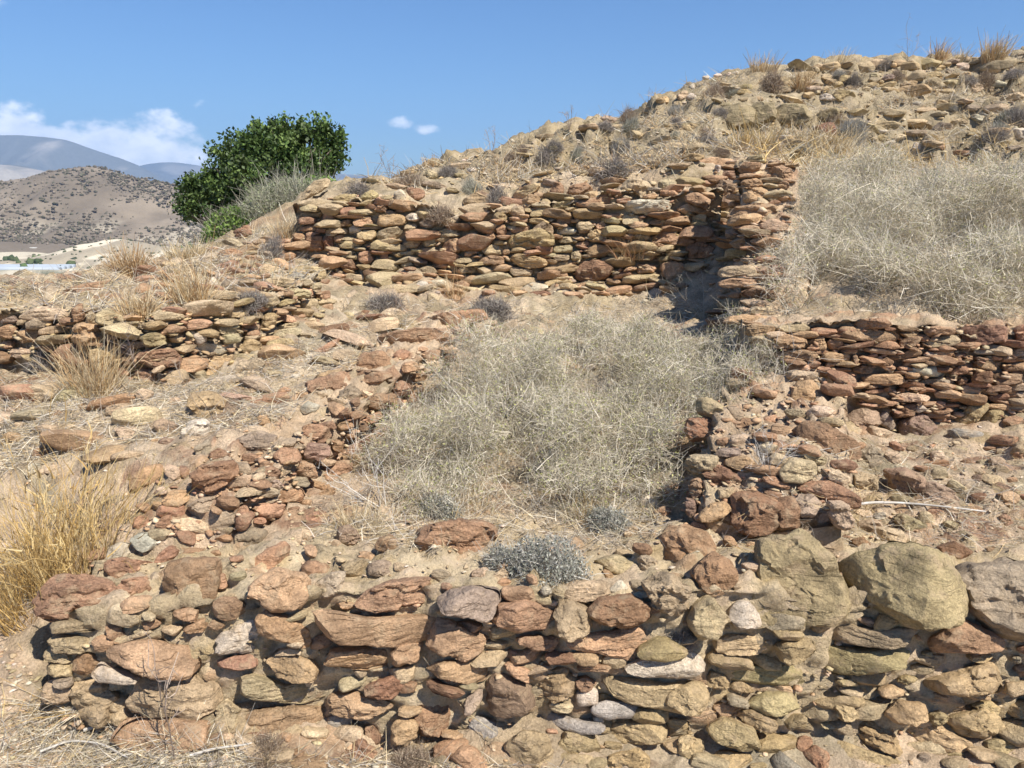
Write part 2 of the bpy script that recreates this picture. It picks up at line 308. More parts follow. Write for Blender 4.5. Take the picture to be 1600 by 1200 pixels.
def build_ground():
    a1 = np.linspace(-45, 45, 420); a0 = np.concatenate([np.linspace(-180, -46, 40)[:-1], [-46]]); a2 = -a0[::-1]
    ang = np.radians(np.concatenate([a0[1:], a1, a2]))
    rr = np.concatenate([[0.05], np.linspace(.4, 1.5, 18)[:-1], np.geomspace(1.5, 17, 460)[:-1], np.geomspace(17, 9300, 120)])
    A, Q = np.meshgrid(ang, rr); X = Q * np.sin(A); Y = Q * np.cos(A)
    Z = height(X, Y).reshape(X.shape)
    x_, y_ = X.ravel(), Y.ravel(); rm = rubble_mask(x_, y_); rh, rc = rubble(x_, y_); Z = Z + (rh * rm * np.where(y_ > 6.5, .6, 1.0)).reshape(Z.shape)
    V = np.stack([X.ravel(), Y.ravel(), Z.ravel()], -1)
    P = V * np.array([1, 1, 1])
    c1 = np.array([.43, .33, .215]); c2 = np.array([.50, .40, .275]); c3 = np.array([.53, .395, .27]); c4 = np.array([.36, .30, .20])
    f = fbm(P * 1.7, 4, 40)[:, None]; g = fbm(P * 4.1, 3, 44)[:, None]; r = np.hypot(V[:, 0], V[:, 1])[:, None]
    C = c1 + (c2 - c1) * sstep(-.3, .6, f) + (c4 - c2) * sstep(-.05, .6, g) * .9
    pink = (sstep(.5, .9, V[:, :1]) * sstep(3.6, 3.2, V[:, 1:2]) + sstep(-.3, -.7, V[:, :1]) * sstep(3.4, 2.7, V[:, 1:2])) * sstep(-.5, .4, -g + .2)
    C = C + (c3 - C) * np.clip(pink, 0, 1) * .8
    hillc = sstep(6.3, 7.5, V[:, 1:2]); C = C + (np.array([.29, .235, .145]) - C) * hillc * .8
    pc = np.array([PAL['p'], PAL['t'], PAL['r'], PAL['t'], PAL['o'], PAL['y'], PAL['p']])[np.clip(((rc + 1) * 3.5).astype(int), 0, 6)]
    pc = np.where(hillc > .5, np.array([PAL['t'], PAL['y'], PAL['t'], PAL['k'], PAL['y'], PAL['t'], PAL['y']])[np.clip(((rc + 1) * 3.5).astype(int), 0, 6)], pc)
    C = C + (pc * (.85 + .3 * fbm(P * 3, 2, 8)[:, None] * .5) - C) * ((rc > -2)[:, None] * sstep(.25, .6, rm)[:, None] * (.8 - .45 * hillc))
    vf = fbm(P / 45, 4, 50)[:, None]
    vc = np.array([.30, .27, .19]) + (np.array([.52, .46, .34]) - np.array([.30, .27, .19])) * sstep(.05, .25, vf) + (np.array([.09, .11, .06]) - np.array([.30, .27, .19])) * sstep(-.12, -.3, vf)
    C = C + (vc - C) * sstep(60, 140, r)
    me = make_mesh('ground', V, grid_faces(len(rr), len(ang), wrap=True), col=np.clip(C, .02, .8))
    o = link('ground', me, M_SOIL); tag(o, 'dusty pale tan soil of the ruin and the slope below it', None, None, 'structure')
    return o, V, grid_faces(len(rr), len(ang), wrap=True)
ground, GV, GF = build_ground()

# ------------------------------------------------------------------ wall cores (earth and mortar bodies of the walls)
BV, BF = [], []
def add_bvh(V, F):
    off = sum(len(v) for v in BV); BV.append(np.asarray(V)); BF.append(np.asarray(F) + off)
keep = (np.hypot(GV[GF[:, 0], 0], GV[GF[:, 0], 1]) < 30) & (GV[GF[:, 0], 1] > 0)
add_bvh(GV, GF[keep])
def core(parent, line, tops, bottom, th, side=1, seed=0, cols=((.50, .37, .25), (.42, .31, .2)), res=0.018, amp=1.0, batter=.08, sb=.05):
    """solid earth body following a plan line; the front face is on the line, the body lies to its left (side=1) or right"""
    line = np.array(line, float); seg = np.linalg.norm(np.diff(line, axis=0), axis=1); L = np.concatenate([[0], np.cumsum(seg)])
    n = max(8, int(L[-1] / res)); s = np.linspace(0, L[-1], n)
    px = np.interp(s, L, line[:, 0]); py = np.interp(s, L, line[:, 1]); tp = np.interp(s, L, tops)
    tx = np.gradient(px); ty = np.gradient(py); k = np.hypot(tx, ty); tx /= k; ty /= k
    k5 = np.ones(9) / 9
    pad = lambda a: np.convolve(np.pad(a, 4, mode='edge'), k5, 'valid')
    tx = pad(tx); ty = pad(ty)
    nx, ny = -ty * side, tx * side              # into the body
    hgt = tp.max() - bottom
    nf = max(6, int(hgt / res)); nt_ = max(4, int(th / res)); nb = max(4, int(hgt / res / 1.6))
    tp = tp + .03 * fbm(np.stack([s * 3, s * 0, s * 0 + seed], -1), 3, seed)
    prof = [(0 + batter * q, q, 0) for q in np.linspace(0, 1, nf)] + [(batter * .5 + q, 1, 1) for q in np.linspace(0, 1, nt_ + 1)[1:]] + [(1, 1 - q, 2) for q in np.linspace(0, 1, nb + 1)[1:]]
    V = []
    for d, zz, kd in prof:
        dd = d * (hgt if kd == 0 else th) if kd == 0 else (d * th)
        V.append(np.stack([px + nx * dd, py + ny * dd, bottom + (tp - bottom) * zz + (0.0 if kd != 1 else .02 * math.sin(d * 3.1))], -1))
    V = np.stack(V, 0); nr, nc = V.shape[:2]; P = V.reshape(-1, 3)
    ddx = np.tile(-nx, nr); ddy = np.tile(-ny, nr)
    up = np.repeat(np.array([0.25 if p[2] == 0 else 1.0 for p in prof]), nc)
    q = amp * (.028 * fbm(P * 6, 3, seed + 3) + .022 * fbm(P * 18, 3, seed + 5) + .026 * np.maximum(0, fbm(P * 30 * np.array([1, 1, 1.8]), 2, seed + 7)))
    cv, ce, cv2 = cells(P * np.array([11, 11, 24]) + .25 * np.stack([fbm(P * 7, 2, 1), fbm(P * 7, 2, 2), fbm(P * 7, 2, 3)], -1), seed + 60)
    q = q + .030 * (cv > -.3) * sstep(.02, .25, ce) * (.4 + .6 * np.abs(cv2))
    P2 = P + np.stack([ddx * q * (1.1 - up * .6), ddy * q * (1.1 - up * .6), q * up], -1)
    # closing end caps as triangle fans
    F = [grid_faces(nr, nc)]
    c0 = V[:, 0].mean(0); c1 = V[:, -1].mean(0); i0 = len(P2); P2 = np.concatenate([P2, [c0, c1]])
    i = np.arange(nr - 1)
    F.append(np.stack([i * nc, (i + 1) * nc, np.full(nr - 1, i0)], -1)); F.append(np.stack([(i + 1) * nc + nc - 1, i * nc + nc - 1, np.full(nr - 1, i0 + 1)], -1))
    f = fbm(P2 * 5, 4, seed + 21)[:, None]; c = np.array(cols[0]) + (np.array(cols[1]) - np.array(cols[0])) * sstep(-.4, .5, f)
    keys = (['p', 't', 'o', 'p', 't', 'r'] if cols is PINK else ['t', 'y', 't', 'p', 'o', 't']); cc = np.array([PAL[k_] for k_ in keys])[np.clip(((cv2 + 1) * 3).astype(int), 0, 5)]
    cc = np.concatenate([cc, cc[:2]]); mk = np.concatenate([(cv > -.3) * sstep(.06, .16, ce), [0, 0]])[:, None]; c = c + (cc * 1.0 - c) * mk * .75
    set_back = np.stack([-ddx * sb * (up < .5), -ddy * sb * (up < .5), -.3 * sb * (up > .5)], -1)
    me = make_mesh('core', P2 + np.concatenate([set_back, np.zeros((2, 3))]), F, col=c)
    o = link('core', me, M_EARTH, parent, loc=-np.array(parent.location)); add_bvh(P2, F[0])
    return o
def wall(name, label, loc, cat='stone wall', group='ruined stone walls'):
    return tag(empty(name, loc), label, cat, group)
W_FRONT = wall('stone_wall', 'foreground rubble wall of big red and olive stones along the bottom', (.4, 1.9, 0))
W_LEFT = wall('stone_wall', 'low red cross wall running back along the left side of the big central bush', (-.6, 3.3, .4))
W_RIGHT = wall('stone_wall', 'collapsed red boulder wall on the right edge of the central bush', (.7, 2.7, .4))
W_TERR = wall('stone_wall', 'coursed red terrace wall below the pale bush at the right', (1.9, 3.3, .5))
W_PIER = wall('stone_wall', 'stepped pier of flat slabs beside the dark corner of the back wall', (1.2, 4.4, .7))
W_BACK = wall('stone_wall', 'tall back wall of mixed tan and red courses below the slope', (0, 6.1, .8))
W_UPL = wall('stone_wall', 'crumbling tan and red wall corner at middle left behind brown grass', (-1.7, 3.7, .7))
W_STUB = wall('stone_wall', 'small broken stub of wall between grass tufts at left', (-2.2, 5.6, 1.0))
W_HILL = wall('stone_wall', 'broken line of flat pale slabs along the hilltop at upper right', (6.5, 12.5, 3.2))
bpy.context.view_layer.update()
PINK = ((.54, .41, .275), (.46, .335, .215)); TAN = ((.50, .40, .27), (.40, .31, .195))
core(W_FRONT, PLAN['front'][0], [.35, .44, .40, .38], -.12, .50, 1, 1, cols=((.54, .435, .285), (.46, .36, .225)), sb=.012, amp=.75)
core(W_LEFT, PLAN['left'][0], [.50, .58, .63, .71, .80], .3, .42, 1, 2, cols=PINK, sb=.025)
core(W_RIGHT, PLAN['right'][0], [.76, .70, .66, .50], .3, .5, 1, 3, cols=PINK, sb=.02)
core(W_PIER, PLAN['pier'][0], [1.80, 1.74, 1.50, 1.42, 1.22, 1.14, .98, .80], .5, .38, 1, 4, cols=PINK)
core(W_TERR, PLAN['terrace'][0], [.97, .99, .99], .40, .36, 1, 5, cols=PINK, sb=.045, amp=.7)
core(W_BACK, PLAN['back'][0], [1.46, 1.55, 1.38, 1.48, 1.58, 1.58], .65, .5, 1, 6, cols=TAN, sb=.045, amp=.8)
core(W_UPL, PLAN['upper'][0], [.93, .94, .98, .97, .96, .98, 1.05], .55, .34, 1, 7, cols=TAN, sb=.05, amp=.8)
BVH = BVHTree.FromPolygons([tuple(p) for p in np.concatenate(BV)], [tuple(map(int, f)) for f in np.concatenate(BF)])
def cast(u, v):
    d = Vector(ray(u, v)).normalized(); h, n, i, t = BVH.ray_cast(Vector(EYE), d)
    if h is None: return None, None
    if n.dot(d) > 0: n = -n
    return np.array(h), np.array(n)
def cast_down(u, v):
    for k in range(40):
        h, n = cast(u, v + k * 3)
        if h is not None: return h, n
def gz(x, y):
    h, n, i, t = BVH.ray_cast(Vector((x, y, 30)), Vector((0, 0, -1)))
    return h.z if h else float(height([x], [y])[0])

# ------------------------------------------------------------------ stones
def stone_grid(nt, npf):
    th = np.linspace(0, 2 * np.pi, nt, endpoint=False); ph = np.linspace(-np.pi / 2, np.pi / 2, npf)
    return th, ph
def stone_faces(nt, npf):
    F = grid_faces(npf, nt, wrap=True)
    F = F[:, ::-1]
    return F
_FC = {}
def shape_stone(rad, ex, D0, D1, nt, npf, r, rough=1.0, facets=6, strata=0.5, e=0.5):
    """rad: radius per angle in the local x-z plane; D0 depth in front (-y), D1 behind (+y)"""
    th, ph = stone_grid(nt, npf)
    nf = npf // 2 + 2; p_ = 1.1 / e                       # front cap: flat face with a rounded rim; back: dome
    r0 = np.sin(np.linspace(0, np.pi / 2, nf)); y0 = -np.clip(1 - r0 ** p_, 0, 1) ** .5
    r1 = np.cos(np.linspace(0, np.pi / 2, npf - nf + 1))[1:]; y1 = np.clip(1 - r1 ** 2.4, 0, 1) ** .6
    cs = np.concatenate([r0, r1]); sn = np.concatenate([y0, y1])
    T, _ = np.meshgrid(th, ph); rr = rad[None, :] * cs[:, None]
    X = rr * np.cos(T); Z = rr * np.sin(T); Y = np.repeat((np.where(sn < 0, D0, D1) * sn)[:, None], nt, 1)
    Y = Y + (X * r.normal(0, .22) + Z * r.normal(-.05, .22)) * (sn < 0)[:, None]
    P = np.stack([X, Y, Z], -1).reshape(-1, 3)
    sz = float(np.mean(rad)); mn = float(np.min(rad))
    off = r.uniform(0, 50, 3); f1 = 1.3 / sz
    dirn = P / np.maximum(np.linalg.norm(P, axis=1, keepdims=True), 1e-6)
    P = P + dirn * (rough * mn * (.06 * fbm(P * f1 + off, 3, 2) + .03 * ridged(P * f1 * 2.0 + off, 2, 4) - .03))[:, None]
    for k in range(facets):
        d = r.normal(0, 1, 3); d[1] = -abs(d[1]) * 1.2 if k < facets * .75 else d[1]; d /= np.linalg.norm(d)
        fr = d[1] * d[1]
        q = P @ d; lim = q.max() * (r.uniform(.58, .88) * fr + r.uniform(.80, .97) * (1 - fr))
        P = P - np.maximum(q - lim, 0)[:, None] * d[None] * .98
    dirn = P / np.maximum(np.linalg.norm(P, axis=1, keepdims=True), 1e-6)
    lay = np.array([.5, .5, 5.0]) / sz; cap = min(mn, .07)
    if rough > .7:
        bed = r.uniform(3.0, 5.5) / (2 * mn); zz = P[:, 2] * bed + P[:, 0] * r.normal(0, .15) * bed + .7 * fbm(P * np.array([1.6, 1.6, .6]) / sz + off + 3, 3, 15)
        li = np.floor(zz).astype(np.int64); v0 = _hash(li, li * 0 + int(off[0] * 99), li * 0, 5); f_ = zz - li
        v1 = _hash(li + 1, li * 0 + int(off[0] * 99), li * 0, 5); w_ = sstep(.86, 1.0, f_); q = v0 * (1 - w_) + v1 * w_
        kx = int(r.integers(1000)); br = cells(np.stack([P[:, 0] * r.uniform(1.2, 2.2) / sz, zz * .5], -1) + off[:2], kx)[0]
        q = (q * .65 + br * .45) * strata * .26 * cap
        P = P + np.stack([dirn[:, 0] * q * .5, np.where(P[:, 1] < 0, -1, 0) * q, dirn[:, 2] * q * .15], -1)
    n = strata * .075 * cap * fbm(P * lay * .8 + off, 3, 6)
    # bedding cracks: thin notches at a few levels
    n = n - strata * .10 * cap * np.maximum(0, 1 - np.abs(noise3(P * np.array([.7, .7, 3.0]) / sz + off + 5, 9)) * 9)
    n = n + .0055 * cap / .08 * fbm(P * 34 + off, 3, 10) + .005 * cap / .08 * np.abs(fbm(P * 22 * np.array([1, 1, 2.2]) + off, 2, 13))
    return P + dirn * (n * rough + .012 * mn)[:, None]
def poly_radius(Q, nt, r):
    th = np.linspace(0, 2 * np.pi, nt, endpoint=False); out = np.full(nt, 1e9)
    dx, dz = np.cos(th), np.sin(th); n = len(Q)
    best = np.zeros(nt)
    for i in range(n):
        a, b = Q[i], Q[(i + 1) % n]; e = b - a
        den = dx * e[1] - dz * e[0]; den = np.where(np.abs(den) < 1e-9, 1e-9, den)
        t = (a[0] * e[1] - a[1] * e[0]) / den; s = (a[0] * dz - a[1] * dx) / den
        ok = (t > 0) & (s >= -1e-6) & (s <= 1 + 1e-6)
        best = np.where(ok, np.maximum(best, t), best)
    m = best[best > 0].min() if (best > 0).any() else .02
    best = np.where(best <= 0, m, best)
    k = np.array([0, 1, 2, 1, 0.]); k /= k.sum()
    w = 1
    for _ in range(w): best = np.convolve(np.concatenate([best[-2:], best, best[:2]]), k, 'valid')
    return best
OCC = np.zeros((320, 700), bool)
_gy, _gx = np.mgrid[0:320, 0:700]
def occ_poly(P, mark=True):
    P = (np.asarray(P) + np.array([500.0, 0])) / 4.0
    x0, y0 = np.floor(P.min(0)).astype(int) - 1; x1, y1 = np.ceil(P.max(0)).astype(int) + 1
    x0, y0, x1, y1 = max(x0, 0), max(y0, 0), min(x1, 700), min(y1, 320)
    if x1 <= x0 or y1 <= y0: return 1.0
    gx = _gx[y0:y1, x0:x1] + .5; gy = _gy[y0:y1, x0:x1] + .5; ins = np.zeros(gx.shape, bool); n = len(P)
    for i in range(n):
        a, b = P[i], P[(i + 1) % n]
        if a[1] == b[1]: continue
        c = ((a[1] > gy) != (b[1] > gy)) & (gx < (b[0] - a[0]) * (gy - a[1]) / (b[1] - a[1]) + a[0]); ins ^= c
    if ins.sum() == 0: return 0.0
    fr = OCC[y0:y1, x0:x1][ins].mean()
    if mark: OCC[y0:y1, x0:x1] |= ins
    return fr
COUNT = {}
def poly_stone(px, key, parent, r, name='stone', proud=None, tilt=None, depth=None, tint=1.0):
    px = np.array(px, float); c2 = (px.min(0) + px.max(0)) / 2
    a2 = 0; cen = np.zeros(2)
    for i in range(len(px)):
        a, b = px[i], px[(i + 1) % len(px)]; k = a[0] * b[1] - b[0] * a[1]; a2 += k; cen += (a + b) * k
    c2 = cen / (3 * a2) if abs(a2) > 1 else c2
    h, n = cast(*c2)
    if h is None:
        h, n = cast(c2[0], c2[1] + 14)
        if h is None: return None
        h = EYE + ray(*c2) * (h[1] / ray(*c2)[1])
    view = EYE - h; vd = view / np.linalg.norm(view)
    # plane of the outline: upright and turned to the viewer for wall faces, leaning back with the view for tops
    hor = np.array([n[0], n[1], 0.]); flat = n[2] > 0.6
    base = np.array([vd[0] * .5, vd[1], 0]) if np.linalg.norm(hor) < .5 or flat else hor / np.linalg.norm(hor) * .45 + np.array([vd[0], vd[1], 0]) * .75
    base /= np.linalg.norm(base)
    el = tilt if tilt is not None else (max(0.10, vd[2] * .95) if flat else vd[2] * .45 + .06)
    pn = base * math.sqrt(max(0, 1 - el * el)) + np.array([0, 0, el]); pn /= np.linalg.norm(pn)
    ex = np.cross(np.array([0, 0, 1.]), pn); ex = ex / np.linalg.norm(ex)      # to the right seen from the viewer
    ez = np.cross(pn, ex)
    D = np.array([ray(*p) for p in px]); t = ((h - EYE) @ pn) / (D @ pn); Wp = EYE + D * t[:, None]
    Q = np.stack([(Wp - h) @ ex, (Wp - h) @ ez], -1)
    big = (px.max(0) - px.min(0)).max()
    nt, npf = (72, 34) if big > 90 else ((52, 25) if big > 55 else ((36, 17) if big > 28 else (22, 12)))
    rad = poly_radius(Q, nt, r) * ((1.05 if big > 200 else 1.13) if parent is W_FRONT else (1.04 if big > 75 else 1.10))
    mn = float(np.percentile(rad, 15)); mx = float(rad.max())
    d0 = min(mn * 1.0, .13) * r.uniform(.7, 1.15); d1 = max(mn * 1.5, mx * .55, .06) if depth is None else depth
    pebble = key in 'bw' and r.random() < .6
    P = shape_stone(rad, None, d0, d1, nt, npf, r, rough=.45 if pebble else 1.0, facets=2 if pebble else int(r.integers(8, 13)), strata=.2 if pebble else r.uniform(.35, 1.15), e=.5 if pebble else r.uniform(.085, .20))
    Fk = (nt, npf)
    if Fk not in _FC: _FC[Fk] = stone_faces(nt, npf)
    me = make_mesh('stone', P, _FC[Fk]); me.set_sharp_from_angle(angle=R(27))
    pr = (r.uniform(-.012, .034) if parent is W_FRONT else r.uniform(-.005, .022)) if proud is None else proud
    loc = h + pn * (pr + d0 * 0.05) if not flat else h + np.array([0, 0, mn * (-.12 if parent is not None else .14)])
    o = link(name, me, M_STONE)
    m = Matrix(((ex[0], -pn[0], ez[0], loc[0]), (ex[1], -pn[1], ez[1], loc[1]), (ex[2], -pn[2], ez[2], loc[2]), (0, 0, 0, 1)))
    if parent is not None:
        o.parent = parent; m = Matrix.Translation(-Vector(parent.location)) @ m
    o.matrix_basis = m
    c = stone_colour(key, r); o.color = (*c, 1)
    occ_poly(px)
    COUNT[parent.name if parent else 'loose'] = COUNT.get(parent.name if parent else 'loose', 0) + 1
    return o
ZR = {1: (0, 800, 2.963), 2: (530, 800, 2.963), 3: (1060, 800, 2.963), 4: (0, 450, 2.963), 5: (530, 450, 2.963), 6: (1060, 450, 2.963), 7: (0, 150, 2.963), 8: (430, 200, 2.963), 9: (860, 50, 2.963), 10: (1200, 30, 4.0)}
def parse(reg, text):
    ox, oy, s = ZR[reg]; out = []
    for item in text.replace('\n', ' ').split(';'):
        item = item.strip()
        if not item: continue
        lab = None
        if '|' in item: item, lab = item.split('|'); item = item.strip()
        v = np.array([float(q) for q in item[1:].replace(',', ' ').split()]).reshape(-1, 2)
        out.append((item[0], v / s + np.array([ox, oy]), lab))
    return out
srng = np.random.default_rng(11)
def place(parent, reg, text):
    for k, p, lab in parse(reg, text):
        o = poly_stone(p, k, parent, srng)
        if o is not None and lab: o['label'] = lab.strip()
place(W_FRONT, 1, '''r165,420 185,350 250,300 400,285 490,310 545,380 550,440 500,485 380,495 200,490|broad flat red capstone at the left end;
g230,510 330,500 480,505 490,535 400,545 240,545; g235,590 270,570 400,575 425,610 400,640 260,640; g200,650 240,625 340,655 350,685 210,685; g225,710 260,690 340,700 340,745 235,745; k255,770 340,750 345,790 300,800 260,790;
t195,850 210,800 260,785 350,810 350,860 290,890 200,885; t205,905 320,885 270,935 210,930; r345,690 360,655 440,645 480,670 450,740 360,745; w445,740 480,685 560,725 680,750 600,770 480,770;
o495,640 600,600 700,590 800,610 930,620 965,690 920,715 800,750 700,740 600,700 520,680; r495,530 560,510 580,570 560,600 515,595; t355,780 450,770 550,790 560,850 500,900 540,960 470,990 400,960 350,880;
t490,870 590,830 640,900 640,940 560,985 520,970; t600,810 700,755 960,740 1030,830 1010,880 930,945 750,920 650,910 610,870; o570,960 700,950 990,965 1000,1060 900,1120 600,1110 500,1060; t990,950 1040,860 1100,900 1115,960 1090,1000 1010,995;
o1115,970 1180,910 1350,895 1500,900 1480,960 1400,1010 1250,1020 1120,1000; t1080,790 1200,750 1270,780 1320,800 1440,775 1600,800 1560,840 1400,880 1250,870 1130,840; w1000,580 1080,550 1130,490 1200,500 1210,610 1170,640 1010,655|cream white block;
r1000,680 1170,650 1210,670 1180,710 1100,730 1010,710; o990,420 1040,390 1100,395 1135,430 1120,480 1060,495 1000,480; o1195,480 1280,450 1340,480 1420,540 1430,600 1400,625 1330,590 1200,560; o1235,690 1300,640 1360,660 1440,680 1470,720 1450,770 1370,765 1280,740;
r775,240 850,215 1000,220 1005,290 985,400 880,405 780,390; o790,460 870,440 930,450 920,490 850,495; o850,540 940,490 960,500 945,545 870,560; o950,520 990,500 1040,525 1000,545; r535,350 570,310 680,300 690,360 620,385 550,390; o550,430 600,400 700,395 690,440 620,465 570,460;
k480,300 560,290 570,315 500,320; r475,230 560,210 700,230 720,260 620,295 520,295; r1000,290 1040,285 1055,330 1020,355 995,330; k1090,110 1150,70 1240,100 1240,150 1180,190 1100,170; r1140,230 1330,120 1330,200 1240,280 1190,290; r1395,260 1430,225 1510,235 1525,280 1450,325 1400,290;
o1120,380 1180,330 1280,270 1400,290 1440,350 1400,420 1330,440 1270,440 1200,400; k1450,330 1540,280 1600,270 1600,340 1540,380 1470,390;
r380,200 480,165 520,200 470,245 390,235; r705,260 740,190 790,150 830,190 770,240 740,290; o560,1000 640,985 660,1010 590,1040; p780,40 900,20 1000,60 960,95 800,80''')
place(W_FRONT, 2, '''o-110,440 0,470 130,490 300,480 420,430 400,560 300,610 150,610 -60,600 -110,540|wide red stone with a grey underside; b-50,950 0,925 60,945 50,980 -10,1000 -45,990; o-60,640 100,620 220,630 245,690 130,720 0,705 -60,690;
o245,630 330,595 385,600 365,680 270,705 245,690; t225,720 340,700 360,730 290,775 240,760; r70,420 100,380 250,320 430,310 440,370 380,430 240,465 130,455; k130,250 180,220 250,230 250,290 150,295; o-60,880 0,830 90,825 230,880 240,920 120,945 30,925; R120,800 280,740 300,800 240,850 150,840;
r355,880 430,860 490,880 515,950 470,1030 400,1040 365,980; o240,970 300,945 355,960 350,1040 250,1070; r50,1090 100,1045 180,1110 150,1180 80,1175; r120,1000 150,970 190,1030 180,1080 130,1070; k440,430 490,370 600,340 720,360 740,410 690,500 610,470 520,450;
o410,550 460,480 560,510 700,590 690,620 600,670 480,640 415,590; r545,510 600,500 660,515 660,540 560,540; o395,710 470,690 680,680 690,760 580,800 460,745; R400,760 500,800 600,830 540,850 440,820; k580,930 590,860 670,800 650,880 600,950; b600,980 640,940 740,985 720,1050 640,1040;
m690,780 740,740 880,800 890,890 780,935 695,920|coarse purple brown block; o760,710 800,695 890,740 880,790 810,760; r720,500 740,430 880,400 1000,460 1035,520 960,540 800,535; o790,590 860,575 1010,570 1005,635 900,630; k740,650 770,635 785,665 750,685; o900,770 930,735 1040,725 1090,780 1085,850 980,865 905,850;
r1100,770 1140,755 1185,790 1150,820 1105,820; w1100,850 1140,810 1190,820 1185,880 1110,895|small white stone; y1195,840 1240,840 1270,870 1210,875; g1185,780 1220,755 1330,770 1500,800 1600,780 1680,830 1680,940 1600,940 1480,900 1360,880 1240,830|long olive slab; b1170,900 1240,870 1350,880 1395,915 1360,945 1250,955 1180,930|blue grey split pebble;
b940,930 960,910 1040,945 1150,970 1225,975 1220,1010 1130,1015 1000,985|long smooth grey pebble; t965,880 1000,870 1080,880 1075,920 1000,920; w1165,945 1200,935 1230,960 1190,965; y1000,1060 1040,1015 1190,1040 1200,1110 1100,1120 1020,1100; y1215,1010 1280,970 1490,960 1505,1030 1420,1060 1300,1065 1220,1045; y770,1080 850,1010 960,1030 980,1100 960,1180 850,1170;
y1000,1110 1180,1130 1180,1170 1020,1160; y1250,1130 1380,1090 1440,1150 1400,1200 1260,1200; y1510,950 1600,960 1620,1010 1520,1000; y1510,1060 1600,1035 1680,1060 1660,1120 1530,1110; r1140,450 1200,390 1330,375 1410,430 1400,490 1300,520 1170,490; o1050,580 1150,555 1280,540 1390,500 1470,560 1460,630 1340,665 1200,640 1090,630;
t1000,430 1080,410 1140,460 1165,540 1080,580 1030,540; r1090,715 1160,700 1270,720 1250,735 1110,735; w1330,700 1440,670 1600,650 1680,680 1680,760 1560,770 1360,730|long chalky white stone; t1190,210 1290,195 1400,250 1400,320 1330,300 1200,250; k1380,220 1410,180 1470,230 1470,290 1400,270;
t1410,310 1500,270 1600,330 1640,420 1560,470 1470,430; r1410,430 1460,410 1500,460 1440,470; w1250,360 1300,310 1340,350 1290,385; w930,360 960,335 990,370 950,385; p1000,370 1100,320 1230,320 1240,390 1100,410; p680,310 760,260 800,300 720,325; p610,270 690,250 690,300 620,305; t960,280 1060,260 1100,300 1000,340''')
place(W_FRONT, 3, '''r70,260 160,190 240,230 260,300 200,360 140,375 75,320; y340,410 380,240 385,130 590,85 650,160 770,330 765,420 690,485 520,470 360,475|large pale olive block with a split front face; k620,100 700,75 790,150 730,195 690,170; r800,130 850,115 890,150 840,165; t910,110 960,75 1060,90 1050,170 960,160;
y755,260 880,180 980,165 1180,200 1250,300 1295,420 1290,500 1200,520 1050,500 900,490 850,400 770,310|largest rounded olive brown boulder; k1240,290 1350,230 1600,210 1700,300 1700,540 1560,555 1380,490 1300,440; R1190,170 1280,140 1370,190 1310,220; y160,600 240,555 400,590 410,650 250,650 190,640; y430,620 480,575 600,580 620,620 560,670 480,680;
w230,470 290,400 360,450 370,520 270,520; t45,520 60,430 130,390 190,440 210,510 170,560 90,575; t640,560 720,480 800,510 830,530 1000,550 1130,520 1120,590 980,610 850,600 680,570; o1150,620 1280,500 1330,500 1490,590 1440,630 1340,635 1200,640; w1480,600 1540,560 1550,590 1490,610;
y590,640 640,605 830,640 1030,620 1040,680 960,730 850,745 620,730; y160,690 300,700 440,720 520,700 640,770 620,790 440,795 250,770 180,730; t1050,650 1150,660 1240,670 1210,730 1130,700; y1100,790 1170,760 1440,690 1490,780 1440,830 1300,820; o1540,715 1600,700 1620,770 1550,750; k1545,670 1585,665 1580,695 1550,695; r1560,630 1640,610 1640,655 1565,655;
y1000,770 1060,755 1110,775 1060,800; y630,870 760,850 850,845 860,890 770,910 640,900; y720,780 820,770 830,800 760,805; y925,810 990,795 1055,830 1000,845 930,840; y120,790 150,735 200,745 230,800 180,815; y240,790 290,785 370,825 320,835 250,825; y-60,850 0,790 100,780 140,830 110,910 0,910; k215,850 250,840 330,870 310,895 230,880;
y335,860 420,830 550,835 565,890 470,935 380,920; o150,910 210,880 280,910 260,940 180,940; y280,920 330,895 460,960 440,1000 330,970; y480,970 560,920 570,950 490,990; y130,990 200,950 330,980 340,1050 290,1085 160,1040; y0,1050 40,1030 120,1060 110,1120 60,1140 0,1110; y150,1110 230,1100 360,1130 300,1180 190,1180;
b435,1140 480,1105 590,1190 540,1220 450,1200; r525,1080 570,1035 620,1050 600,1110 560,1140; r585,1120 630,1075 690,1110 700,1160 650,1185 600,1165|round red cobble; y790,1040 840,970 980,1000 1020,1060 1020,1125 900,1090; y700,1050 760,1060 900,1110 1090,1160 1060,1190 900,1180 760,1130; y955,930 1010,870 1120,880 1145,930 1080,960 990,960;
y1000,990 1100,960 1200,990 1300,1050 1390,1070 1380,1120 1250,1100 1100,1050; y1240,940 1400,900 1490,930 1500,990 1400,1030 1300,1020; y1350,890 1430,865 1470,900 1440,940 1390,920; y1500,890 1600,870 1640,900 1600,950 1540,940; y1410,1060 1520,1045 1565,1090 1540,1130 1430,1110; k1100,1140 1130,1115 1170,1135 1150,1175 1110,1175;
t1040,1070 1180,1060 1250,1110 1200,1140 1080,1120; o1300,1180 1340,1165 1430,1190 1400,1230 1310,1220; y1150,930 1200,915 1240,940 1210,980 1160,960; y720,880 800,890 840,950 760,960; k380,480 480,470 590,490 560,540 430,545; y640,560 600,520 690,500 700,540''')
